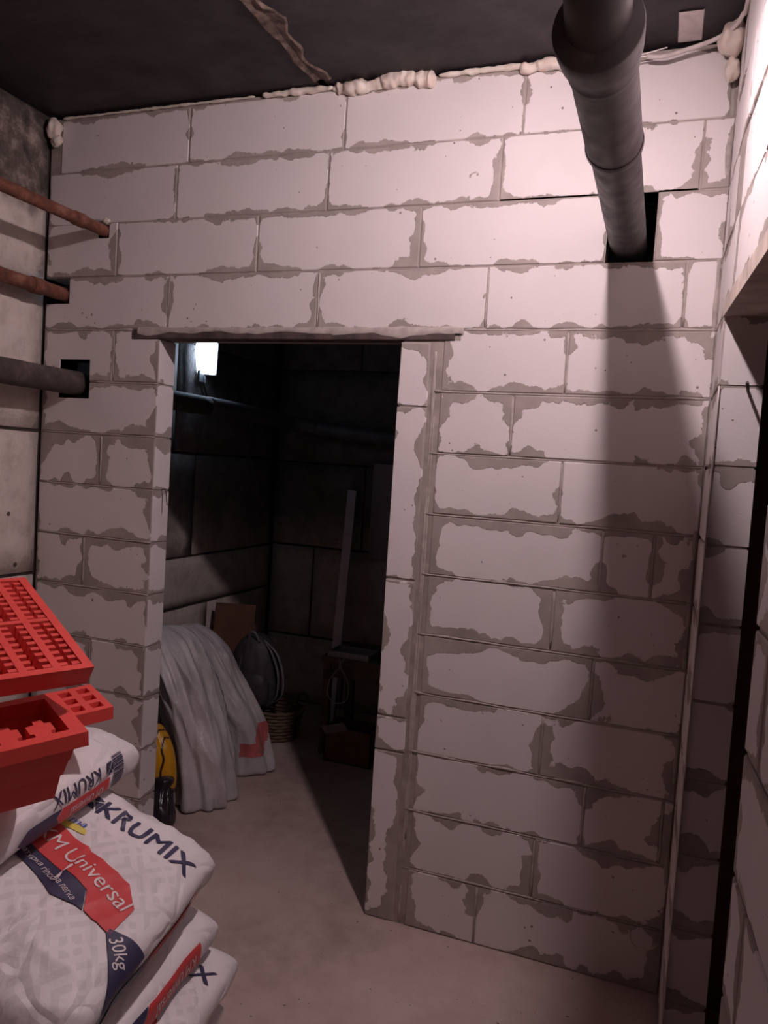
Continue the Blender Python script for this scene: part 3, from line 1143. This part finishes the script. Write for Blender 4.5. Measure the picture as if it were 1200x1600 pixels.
def print_front(S, o, big=True, title_v=0.195):
    W = S.W
    print_text(S, o, 'printed_title', 'KRUMIX', 0.072, (0.068, title_v - 0.008), -0.10, M['ink_navy'], sx=1.04, bold=0.0028)
    logo(S, o, -0.086, title_v + 0.008, 0.020, -0.10, M['ink_navy'])
    # red banner with clipped corners, navy banner beneath it
    ra, px_, py_ = -0.24, 0.0, 0.0
    ca, sa_ = math.cos(ra), math.sin(ra)

    def g(x, y):
        x, y = (x + 0.02) * 0.88, y * 0.92
        return (x * ca - y * sa_ + 0.000, x * sa_ + y * ca - 0.012)
    G = lambda pts: [[g(*q) for q in pts]]
    decal(S, o, 'red_banner', G([(-0.21, 0.085), (0.105, 0.080), (0.165, 0.040), (0.185, -0.045), (0.100, -0.048), (0.060, -0.008), (-0.21, -0.008)]), M['ink_red'])
    decal(S, o, 'navy_banner', G([(-0.21, -0.010), (0.059, -0.010), (0.098, -0.050), (0.020, -0.078), (-0.05, -0.058), (-0.21, -0.058)]), M['ink_navy'], 0.0032)
    print_text(S, o, 'printed_name', 'KM Universal', 0.053, g(-0.004, 0.034), ra - 0.04, M['ink_white'], 0.0052, 0.98)
    print_text(S, o, 'printed_kind', 'штукатурка', 0.020, g(-0.125, -0.034), ra, M['ink_white'], 0.0050, 0.95)
    print_text(S, o, 'printed_kind', 'гіпсова легка', 0.020, g(0.004, -0.044), ra - 0.12, M['ink_white'], 0.0050, 0.85)
    decal(S, o, 'weight_triangle', [[(0.150, -0.085), (0.245, -0.062), (0.268, -0.225)]], M['ink_navy'])
    print_text(S, o, 'printed_weight', '30kg', 0.040, (0.200, -0.112), -0.62, M['ink_white'], 0.0050, 0.8)
    print_text(S, o, 'printed_badge', 'ma', 0.036, (-0.070, 0.120), 0.10, M['ink_blue'], 0.0028, 1.0, 0.3)
    decal(S, o, 'yellow_stroke', [[(-0.110, 0.090), (-0.035, 0.098), (-0.040, 0.112), (-0.110, 0.110)]], M['ink_yellow'], 0.0020)


def print_side(S, o, flip=True, barcode=True, only_banner=False, dh=0.0):
    """side strip: runs along the sack, centred on the +x flank"""
    mid = S.per / 4
    ang = -PI / 2 if flip else PI / 2
    up = -1 if flip else 1      # which way 'up' of the lettering points in a
    # reading direction runs towards -v, letters stand with their feet towards the top face
    def A(u, h):                # u along the reading direction, h height of the letters
        return (mid + (h if flip else -h) * 1.0, (-u if flip else u))
    ta = PI / 2 * (-1)
    # the lettering is upside down as seen from the doorway side
    def put(body, size, u, h, mat, sx=1.0, bold=0.0, off=0.0028, nm='printed_title'):
        bm = text_bm(body, size, 0, bold)
        bmesh.ops.triangulate(bm, faces=bm.faces)
        split_long(bm, 0.014)
        for v in bm.verts:
            x, y = v.co.x * sx, v.co.y
            aa, vv = mid + (h + y), (-(u + x)) if flip else (u + x)
            v.co.x, v.co.y = aa, vv
        _wrap(S, bm, off, None)
        return bm_obj(nm, bm, mat, o, True)
    if only_banner:
        P = lambda pts: [[(mid + h + dh, -u) for u, h in pts]]
        decal(S, o, 'red_banner', P([(-0.20, -0.026), (0.02, -0.026), (0.045, 0.002), (0.020, 0.030), (-0.20, 0.030)]), M['ink_red'])
        decal(S, o, 'navy_banner', P([(0.024, -0.026), (0.150, -0.026), (0.190, 0.004), (0.150, 0.032), (0.024, 0.030), (0.048, 0.002)]), M['ink_navy'])
        put('KM Universal', 0.040, -0.088, 0.002 + dh, M['ink_white'], 0.82, 0.0, 0.0048, 'printed_name')
        return
    put('KRUMIX', 0.046, -0.045, -0.026, M['ink_navy'], 0.98)
    lg = -0.165
    logo(S, o, mid - 0.024, -lg, 0.014, 0, M['ink_navy'])
    P = lambda pts: [[(mid + h, -u) for u, h in pts]]
    decal(S, o, 'red_banner', P([(-0.165, -0.002), (0.01, -0.002), (0.028, 0.016), (0.010, 0.036), (-0.165, 0.036)]), M['ink_red'])
    decal(S, o, 'navy_banner', P([(0.012, -0.002), (0.120, -0.002), (0.150, 0.018), (0.120, 0.038), (0.012, 0.036), (0.030, 0.016)]), M['ink_navy'])
    put('KM Universal', 0.026, -0.078, 0.017, M['ink_white'], 0.88, 0.0, 0.0048, 'printed_name')
    if barcode:
        polys = []
        rng = random.Random(3)
        h = -0.046
        while h < 0.036:
            wd = rng.choice((0.0014, 0.0022, 0.0036))
            polys.append([(mid + h, 0.181), (mid + h + wd, 0.181), (mid + h + wd, 0.226), (mid + h, 0.226)])
            h += wd + rng.choice((0.0014, 0.0022))
        decal(S, o, 'barcode', polys, M['ink_navy'], 0.0022)


def sack(loc, rot, W, L, T, seed, label, front=True, side=True, mat='paper', group='sacks of dry plaster mix stacked at lower left', **kw):
    o = empty('plaster_sack', loc, rot)
    tag(o, label, 'sack', group)
    S = Sack(W, L, T, seed, **kw)
    sack_body(S, o, M[mat])
    if front:
        print_front(S, o)
    if side:
        print_side(S, o, **(side if isinstance(side, dict) else {}))
    # stitched closing strip at the head
    polys = [[(-W * .42, L / 2 - 0.004), (W * .42, L / 2 - 0.004), (W * .42, L / 2 - 0.0015), (-W * .42, L / 2 - 0.0015)]]
    return o


R = math.radians
sack((1.205, -1.140, 0.588), (R(4), R(19), R(8)), 0.47, 0.60, 0.135, 1.0, 'large white plaster sack with big lettering, facing up', droop=0.9, droop_v=-0.10, side=dict(only_banner=True, dh=0.018), wr=1.5)
sack((1.195, -1.11, 0.385), (R(1), R(7), R(5)), 0.45, 0.62, 0.105, 2.0, 'white sack with red strip on its flank, directly under the large lettered sack', front=False, side=dict(only_banner=True, dh=-0.004), mat='paper_plain')
sack((1.250, -1.080, 0.262), (R(0), R(2), R(9)), 0.46, 0.62, 0.10, 3.0, 'white sack third from the top, corner jutting out at right', side=False)
sack((1.22, -1.10, 0.155), (0, 0, R(4)), 0.44, 0.62, 0.085, 4.0, 'white sack fourth from the top, hidden low in the pile', front=False, side=False, mat='paper_plain', wr=0.5)
sack((1.22, -1.12, 0.052), (0, 0, R(0)), 0.44, 0.62, 0.085, 5.0, 'white sack at the very bottom of the pile', front=False, side=False, mat='paper_plain', wr=0.5)
sack((1.150, -1.56, 0.475), (R(0), R(4), R(-6)), 0.44, 0.50, 0.09, 9.0, 'shaded white sack at the bottom left corner under the creased end', side=False)
sack((0.975, -1.125, 0.776), (R(1), R(5), R(6)), 0.40, 0.62, 0.13, 6.0, 'white sack lying crosswise on top with a barcode on its flank', front=False, mat='paper_plain')


# ============================================================ RED MOULD TRAYS
def tray_comb(loc, rot):
    o = empty('mould_tray', loc, rot)
    o.scale = (0.85, 0.85, 0.85)
    tag(o, 'bright red comb-slotted tray on top, tipped towards the camera', 'tray', 'red moulding trays piled on the sacks')
    Wt, Lt, Ht = 0.42, 0.50, 0.05
    pitch = 0.0735
    rim = 0.021
    bm = bmesh.new()
    bx(bm, -Wt, 0, 0, Lt, -Ht, -Ht + 0.006)
    for a in ((-rim, 0, 0, Lt), (-Wt, -Wt + rim, 0, Lt), (-Wt + rim, -rim, 0, rim), (-Wt + rim, -rim, Lt - rim * .8, Lt)):
        bx(bm, *a, -Ht + 0.006, 0)
    for v in bm.verts:      # draught: the outer faces lean inwards towards the bottom
        if v.co.z < -0.01:
            v.co.x = min(v.co.x, -0.005) if v.co.x > -Wt / 2 else max(v.co.x, -Wt + 0.005)
            v.co.y = max(v.co.y, 0.011) if v.co.y < Lt / 2 else min(v.co.y, Lt - 0.011)
    bm_obj('tray_frame', bm, M['red'], o)
    bm = bmesh.new()
    bx(bm, -Wt + rim, -rim, Lt * 0.5 - 0.008, Lt * 0.5 + 0.008, -Ht + 0.006, -0.001)
    bm_obj('cross_rib', bm, M['red'], o)
    spines = []
    x = -rim - 0.056
    while x > -Wt + rim + 0.02:
        spines.append(x)
        x -= pitch
    def comb(cx, left_, right_, w):
        bm = bmesh.new()
        if w:
            for y0, y1 in ((rim, Lt / 2 - 0.008), (Lt / 2 + 0.008, Lt - rim * .8)):
                bx(bm, cx - w / 2, cx + w / 2, y0, y1, -Ht + 0.006, -0.0015)
        for y0, y1 in ((rim, Lt / 2 - 0.008), (Lt / 2 + 0.008, Lt - rim * .8)):
            n_ = 8
            st = (y1 - y0) / n_
            for i in range(n_):
                yc = y0 + st * (i + 0.5)
                if left_:
                    bx(bm, cx - w / 2 - 0.019, cx - w / 2, yc - 0.0065, yc + 0.0065, -Ht + 0.016, -0.003)
                if right_:
                    bx(bm, cx + w / 2, cx + w / 2 + 0.019, yc - 0.0065, yc + 0.0065, -Ht + 0.016, -0.003)
        bm_obj('comb_rib', bm, M['red'], o)
    comb(-rim, True, False, 0)
    for s_ in spines:
        comb(s_, True, True, 0.017)
    return o


tray_comb((1.329, -1.213, 1.118), (R(15.8), R(-0.5), R(63.0)))


def tray_box(loc, rot):
    """deep tapered mould with a thick rim and stepped tabs reaching into the opening"""
    o = empty('mould_box', loc, rot)
    o.scale = (0.85, 0.85, 0.85)
    tag(o, 'deep red mould with stepped tabs around its rim, beneath the comb tray', 'mould', 'red moulding trays piled on the sacks')
    Wt, Lt, Rh = 0.42, 0.255, 0.034
    bm = bmesh.new()

    def prism(poly, z0, z1):
        a = [bm.verts.new((x, y, z0)) for x, y in poly]
        b = [bm.verts.new((x, y, z1)) for x, y in poly]
        bm.faces.new(b)
        bm.faces.new(a[::-1])
        n_ = len(poly)
        for i in range(n_):
            bm.faces.new((a[i], a[(i + 1) % n_], b[(i + 1) % n_], b[i]))
    r_ = 0.030
    prism([(-Wt, 0), (0, 0), (0, r_), (-Wt, r_)], -Rh, 0)
    prism([(-0.032, r_), (0, r_), (0, Lt), (-0.032, Lt)], -Rh, 0)
    prism([(-Wt, r_), (-Wt + 0.032, r_), (-Wt + 0.032, Lt), (-Wt, Lt)], -Rh, 0)
    prism([(-Wt + 0.032, Lt - 0.03), (-0.032, Lt - 0.03), (-0.032, Lt), (-Wt + 0.032, Lt)], -Rh, 0)
    bm_obj('rim', bm, M['red'], o)
    x = -0.055
    while x > -Wt + 0.05:
        bm = bmesh.new()
        w_ = 0.050
        prism([(x - w_ + 0.004, r_ - 0.001), (x - 0.012, r_ - 0.001), (x - 0.012, r_ + 0.018), (x - 0.001, r_ + 0.020), (x - 0.001, r_ + 0.062), (x - 0.014, r_ + 0.064), (x - 0.016, r_ + 0.086), (x - 0.034, r_ + 0.086), (x - 0.036, r_ + 0.064), (x - w_ - 0.004, r_ + 0.062), (x - w_ - 0.004, r_ + 0.020), (x - w_ + 0.004, r_ + 0.018)], -Rh * .8, -0.001)
        bm_obj('stepped_tab', bm, M['red'], o)
        x -= 0.069
    # tapered well below the rim
    z1, z2 = -Rh + 0.002, -0.165
    bm = bmesh.new()
    def ring(ins, z, dx=0.0):
        return [bm.verts.new(p) for p in ((-Wt + ins, ins * .8, z), (-ins - dx, ins * .8, z), (-ins - dx, Lt - ins * .8, z), (-Wt + ins, Lt - ins * .8, z))]
    rs = [ring(0.022, z1), ring(0.034, z1 - .04), ring(0.036, z1 - .041), ring(0.046, z1 - 0.075), ring(0.050, z1 - 0.076), ring(0.062, z2), ring(0.066, z2 + 0.006), ring(0.028, z1 + 0.001)]
    for a_, b_ in zip(rs, rs[1:]):
        for k in range(4):
            bm.faces.new((a_[k], a_[(k + 1) % 4], b_[(k + 1) % 4], b_[k]))
    for k in range(4):
        a_, b_ = rs[-1], rs[0]
        bm.faces.new((a_[k], a_[(k + 1) % 4], b_[(k + 1) % 4], b_[k]))
    bm.faces.new(rs[5][::-1])
    bm.faces.new(rs[6])
    bm_obj('well', bm, M['red'], o)
    return o


tray_box((1.369, -1.270, 1.013), (R(4.6), R(-4.6), R(58.5)))


def tray_cells(loc, rot):
    o = empty('mould_tray', loc, rot)
    o.scale = (0.85, 0.85, 0.85)
    tag(o, 'red tray with small square cells poking out at the right of the pile', 'tray', 'red moulding trays piled on the sacks')
    nx_, ny_, c, wl, Ht = 3, 3, 0.030, 0.018, 0.035
    Wt, Lt = nx_ * c + (nx_ + 1) * wl, ny_ * c + (ny_ + 1) * wl
    bm = bmesh.new()
    bx(bm, -Wt, 0, 0, Lt, -Ht, -Ht + 0.008)
    for i in range(nx_ + 1):
        x = -i * (c + wl)
        bx(bm, x - wl, x, 0, Lt, -Ht + 0.008, 0)
    bm_obj('tray_frame', bm, M['red'], o)
    for j in range(ny_ + 1):
        bm = bmesh.new()
        y = j * (c + wl)
        for i in range(nx_):
            x = -i * (c + wl) - wl
            bx(bm, x - c, x, y, y + wl, -Ht + 0.008, -0.0002)
        bm_obj('cross_rib', bm, M['red'], o)
    return o


tray_cells((1.232, -1.030, 0.971), (R(6.7), R(-4.5), R(61.4)))


# ============================================================ STORE ROOM THINGS
def draped(name, rings, seed, mat, label, cat, folds=7, amp=0.02, na=90, nz=60, parent=None, tagit=True, close_top=True):
    """a slumped soft bag: rings = (cx, cy, z, rx, ry), smooth between, with hanging folds"""
    R_ = [np.array(r, float) for r in rings]
    n_ = len(R_) - 1
    verts, faces = [], []
    for j in range(nz + 1):
        t = j / nz * n_
        i = min(int(t), n_ - 1)
        f = t - i
        p0, p1, p2, p3 = R_[max(i - 1, 0)], R_[i], R_[i + 1], R_[min(i + 2, n_)]
        r = 0.5 * ((2 * p1) + (p2 - p0) * f + (2 * p0 - 5 * p1 + 4 * p2 - p3) * f * f + (3 * p1 - p0 - 3 * p2 + p3) * f ** 3)
        for k in range(na):
            a_ = 2 * PI * k / na
            dx, dy = math.cos(a_), math.sin(a_)
            v = noise.noise(Vector((dx * folds / 3 + seed, dy * folds / 3, r[2] * 1.3)))
            rg = 1 - 2.2 * abs(noise.noise(Vector((dx * folds / 3.5 + seed + 4 + r[2] * 0.8, dy * folds / 3.5, r[2] * 2.6 + dx))))
            rg2 = 1 - 2.4 * abs(noise.noise(Vector((dx * folds / 1.8 + seed + 9 + r[2] * 1.5, dy * folds / 1.8, r[2] * 5 - dy * 2))))
            g = amp * (0.9 * v + 0.8 * max(0, rg) + 0.25 * max(0, rg2))
            verts.append((r[0] + dx * (max(r[3], 0.002) + g * min(1, r[3] / 0.06)), r[1] + dy * (max(r[4], 0.002) + g * min(1, r[4] / 0.06)), max(r[2], 0.002)))
    for j in range(nz):
        for k in range(na):
            k2 = (k + 1) % na
            faces.append((j * na + k, j * na + k2, (j + 1) * na + k2, (j + 1) * na + k))
    faces.append(tuple(range(na - 1, -1, -1)))
    faces.append(tuple(nz * na + k for k in range(na)))
    o = mesh_obj(name, verts, faces, mat, parent, True)
    if tagit:
        tag(o, label, cat)
    return o


draped('polythene_sack', [(.515, .50, 0, .08, .08), (.52, .50, .02, .105, .11), (.51, .50, .12, .098, .11), (.475, .505, .26, .10, .11), (.41, .52, .42, .105, .11), (.335, .54, .57, .105, .11), (.265, .56, .68, .085, .09), (.23, .57, .725, .05, .06), (.23, .57, .74, .01, .02)],
       1.0, M['poly'], 'tall white polythene sack standing just inside the doorway', 'sack', 5, 0.042, 140, 90)
s2 = draped('polythene_sack', [(.46, .90, 0, .11, .09), (.47, .90, .02, .145, .11), (.475, .89, .13, .125, .10), (.46, .88, .26, .115, .10), (.41, .86, .38, .10, .10), (.34, .84, .52, .08, .09), (.27, .82, .64, .06, .07), (.22, .80, .70, .03, .04), (.22, .80, .71, .01, .01)],
            6.0, M['poly'], 'white polythene sack with red print showing, behind the tall one', 'sack', 4, 0.036, 140, 90)
vv, ff = [], []
for p in s2.data.polygons:
    c, n_ = p.center, p.normal
    if len(p.vertices) != 4 or n_.dot(Vector((0.45, -0.85, 0.1))) < 0.2:
        continue
    u_ = c.x * 0.9 + c.y * 0.35
    if (0.10 < c.z < 0.17 and 0.755 < u_ < 0.86) or (0.16 <= c.z < 0.25 and 0.825 < u_ < 0.87):
        k = len(vv)
        vv += [s2.data.vertices[i].co + n_ * 0.002 for i in p.vertices]
        ff.append((k, k + 1, k + 2, k + 3))
if ff:
    rp = mesh_obj('red_patch', vv, ff, M['pale_red'], s2, True)
    bm = bmesh.new()
    bm.from_mesh(rp.data)
    bmesh.ops.remove_doubles(bm, verts=bm.verts, dist=0.0015)
    bm.to_mesh(rp.data)
    bm.free()
draped('yellow_bag', [(0.425, .262, .115, .06, .05), (0.425, .262, .14, .095, .06), (0.420, .262, .22, .10, .065), (0.410, .265, .31, .085, .06), (0.400, .27, .38, .04, .04), (0.400, .27, .395, .005, .005)],
       3.0, M['yellow'], 'yellow plastic bag with dark scrawled print behind left jamb', 'bag', 5, 0.012)
draped('pink_bag', [(.35, .255, 0, .07, .05), (.35, .255, .02, .095, .07), (.35, .255, .07, .09, .07), (.35, .255, .095, .06, .05), (.35, .255, .10, .01, .01)],
       5.0, M['pink_poly'], 'dusty pink bag squashed under the yellow bag', 'bag', 5, 0.010)
draped('black_bag', [(.475, .19, 0, .06, .05), (.475, .19, .02, .095, .065), (.47, .19, .07, .10, .065), (.475, .20, .12, .075, .05), (.49, .215, .165, .04, .03), (.50, .22, .20, .045, .025), (.50, .22, .21, .005, .005)],
       8.0, M['black_poly'], 'small knotted black bin bag at the foot of left jamb', 'bag', 5, 0.016)

# cardboard sheet against the wall
bm = bmesh.new()
bx(bm, -0.13, 0.13, -0.004, 0.004, 0, 0.30)
cbd = bm_obj('cardboard_sheet', bm, M['cardboard'], None, False, (0.14, 1.32, 0.42))
cbd.rotation_euler = (R(-6), R(8), R(62))
tag(cbd, 'sheet of brown cardboard leaning on the wall behind the backpack', 'cardboard')

# low crate of cane carrying the backpack
cr = empty('wicker_basket', (0.40, 1.38, 0))
tag(cr, 'low cane basket with a looped handle on the store room floor', 'basket')
bm = bmesh.new()
segs = 28
for k in range(9):
    z = 0.012 + k * 0.019
    rr = 0.135 + 0.03 * k / 8
    pts = [(math.cos(2 * PI * q / segs) * (rr + (0.004 if (q + k) % 2 else -0.004)), math.sin(2 * PI * q / segs) * (rr * .85 + (0.004 if (q + k) % 2 else -0.004)), z) for q in range(segs)]
    tube(bm, pts + [pts[0]], 0.0095, 6)
tag(bm_obj('woven_cane', bm, M['wicker'], cr, True), kind='stuff')
bm = bmesh.new()
tube(bm, [(0, 0, 0.002), (0, 0, 0.012)], [0.12, 0.13], 24)
bm_obj('base', bm, M['wicker'], cr)
bm = bmesh.new()
tube(bm, smooth_path([(0.16, -0.04, 0.15), (0.20, -0.03, 0.20), (0.19, 0.04, 0.24), (0.12, 0.09, 0.235), (0.08, 0.12, 0.17)], 6), 0.007, 8)
bm_obj('handle', bm, M['wicker'], cr, True)

bp = empty('backpack', (0.30, 1.33, 0.185))
tag(bp, 'dark backpack with grey straps sitting on the basket', 'backpack')
draped('pack_body', [(0, 0, 0.0, .10, .07), (0, 0, .02, .135, .10), (0, 0, .14, .14, .11), (0, 0, .26, .125, .10), (0, 0, .34, .09, .075), (0, 0, .385, .04, .04), (0, 0, .39, .005, .005)],
       11.0, M['nylon'], None, None, 5, 0.008, 64, 40, bp, False)
draped('front_pocket', [(0.03, -.07, 0.02, .07, .04), (0.03, -.075, .04, .09, .055), (0.03, -.075, .14, .09, .055), (0.03, -.07, .19, .06, .04), (0.03, -.07, .195, .01, .01)],
       12.0, M['nylon'], None, None, 5, 0.004, 48, 24, bp, False)
for sx in (0.0, 0.03):
    bm = bmesh.new()
    path = smooth_path([(0.06, -0.03, 0.37), (0.12 + sx, -0.05, 0.31), (0.165 + sx, -0.05, 0.20), (0.16 + sx, -0.04, 0.08), (0.12, -0.03, 0.02)], 8)
    pr = None
    for p in path:
        row = [bm.verts.new(p + Vector(d)) for d in ((0, -0.014, 0), (0.004, -0.014, 0), (0.004, 0.014, 0), (0, 0.014, 0))]
        if pr:
            for k in range(4):
                bm.faces.new((pr[k], pr[(k + 1) % 4], row[(k + 1) % 4], row[k]))
        else:
            bm.faces.new(row)
        pr = row
    bm.faces.new(pr[::-1])
    bm_obj('strap', bm, M['nylon_grey'], bp, True)
bm = bmesh.new()
tube(bm, smooth_path([(-0.02, -0.06, 0.36), (0.0, -0.08, 0.41), (0.03, -0.08, 0.41), (0.045, -0.06, 0.36)], 6), 0.006, 8)
bm_obj('top_handle', bm, M['nylon_grey'], bp, True)
bm = bmesh.new()
tube(bm, smooth_path([(-0.05, -0.10, 0.10), (-0.045, -0.105, 0.2), (-0.03, -0.09, 0.30), (0.0, -0.06, 0.36)], 6), 0.004, 6)
bm_obj('zip', bm, M['nylon_grey'], bp, True)

# galvanised studs leaning on the back wall
def stud(loc0, loc1, label, w=0.05, dpt=0.045):
    a_, b_ = Vector(loc0), Vector(loc1)
    o = empty('metal_stud', a_)
    tag(o, label, 'stud', 'studs leaning in the store room')
    Ld = (b_ - a_).length
    bm = bmesh.new()
    tk = 0.0015
    bx(bm, -w / 2, w / 2, -tk / 2, tk / 2, 0, Ld)
    bm_obj('web', bm, M['galv'], o)
    for s_ in (-1, 1):
        bm = bmesh.new()
        bx(bm, s_ * w / 2 - tk / 2, s_ * w / 2 + tk / 2, 0, dpt, 0, Ld)
        bx(bm, s_ * w / 2 - (0.008 if s_ > 0 else 0), s_ * w / 2 + (0.008 if s_ < 0 else 0), dpt - tk, dpt, 0, Ld)
        bm_obj('flange', bm, M['galv'], o)
    for x_ in (-0.009, 0.009):
        bm = bmesh.new()
        bx(bm, x_ - 0.002, x_ + 0.002, -tk / 2 - 0.0025, 0, 0, Ld)
        bm_obj('web_rib', bm, M['galv'], o)
    o.rotation_mode = 'QUATERNION'
    o.rotation_quaternion = (b_ - a_).to_track_quat('Z', 'Y')
    return o


stud((0.62, 1.66, 0.012), (0.595, 1.865, 1.39), 'front galvanised stud leaning against the store room pipe')
stud((0.60, 1.73, 0.012), (0.57, 1.935, 1.385), 'second galvanised stud close behind the front one')
for o in [o for o in bpy.data.objects if o.name.startswith('metal_stud')]:
    q = o.rotation_quaternion @ Vector((0, 0, 1))
    # face the webs towards the doorway
    z = q.normalized()
    yv = Vector((-0.35, 1, 0)); yv = (yv - z * yv.dot(z)).normalized()
    xv = yv.cross(z)
    o.rotation_quaternion = Matrix((xv, yv, z)).transposed().to_quaternion()

# fibre board standing against the back wall
bm = bmesh.new()
bx(bm, 0, 0.40, 0, 0.012, 0, 0.58)
o = bm_obj('fibre_board', bm, M['board'], None, False, (0.68, 1.983, 0.98))
tag(o, 'grey board hung flat on the store room back wall', 'board')

# old table with odds and ends
tb = empty('work_table', (0.95, 1.45, 0))
tag(tb, 'old dark wooden table in the unlit store room', 'table')
bm = bmesh.new()
bx(bm, -0.22, 0.30, -0.2, 0.2, 0.50, 0.53)
bm_obj('table_top', bm, M['wood_dark'], tb)
for sx in (-0.19, 0.27):
    for sy in (-0.17, 0.17):
        bm = bmesh.new()
        bx(bm, sx - 0.02, sx + 0.02, sy - 0.02, sy + 0.02, 0, 0.50)
        bm_obj('leg', bm, M['wood_dark'], tb)
bm = bmesh.new()
bx(bm, -0.19, 0.27, -0.18, -0.165, 0.42, 0.50)
bm_obj('apron', bm, M['wood_dark'], tb)
tr = empty('paint_tray', (0.86, 1.33, 0.53))
tag(tr, 'shallow grey plastic tray lying on the dark table', 'tray')
bm = bmesh.new()
bx(bm, -0.09, 0.12, -0.06, 0.07, 0.0, 0.006)
bx(bm, -0.10, -0.088, -0.07, 0.08, 0.0, 0.03)
bx(bm, 0.118, 0.13, -0.07, 0.08, 0.0, 0.03)
bx(bm, -0.09, 0.12, -0.07, -0.058, 0.0, 0.03)
bx(bm, -0.09, 0.12, 0.068, 0.08, 0.0, 0.03)
bm_obj('tray_shell', bm, M['paint_tray'], tr)
bm = bmesh.new()
pts = smooth_path([(0.84, 1.235, 0.53), (0.845, 1.225, 0.49), (0.80, 1.22, 0.42), (0.79, 1.22, 0.34), (0.84, 1.22, 0.30), (0.90, 1.22, 0.33), (0.90, 1.22, 0.42), (0.85, 1.225, 0.50), (0.87, 1.235, 0.54)], 8)
tube(bm, pts, 0.0035, 6)
tag(bm_obj('cord_loop', bm, M['paint_tray'], None, True), 'loop of thin pale cord hanging from the table edge', 'cord')
bx_ = empty('open_box', (0.93, 1.28, 0.0))
tag(bx_, 'open cardboard box with a raised flap under the table', 'box')
bm = bmesh.new()
bx(bm, -0.13, 0.13, -0.09, 0.09, 0.0, 0.005)
for a_ in ((-0.13, 0.13, -0.09, -0.085), (-0.13, 0.13, 0.085, 0.09), (-0.13, -0.125, -0.09, 0.09), (0.125, 0.13, -0.09, 0.09)):
    bx(bm, *a_, 0.0, 0.18)
bm_obj('box_shell', bm, M['cardboard'], bx_)
bm = bmesh.new()
bx(bm, -0.13, 0.0, -0.002, 0.002, 0, 0.06)
f_ = bm_obj('flap', bm, M['paint_tray'], bx_, False, (0, -0.088, 0.18))
f_.rotation_euler = (R(35), R(-18), 0)
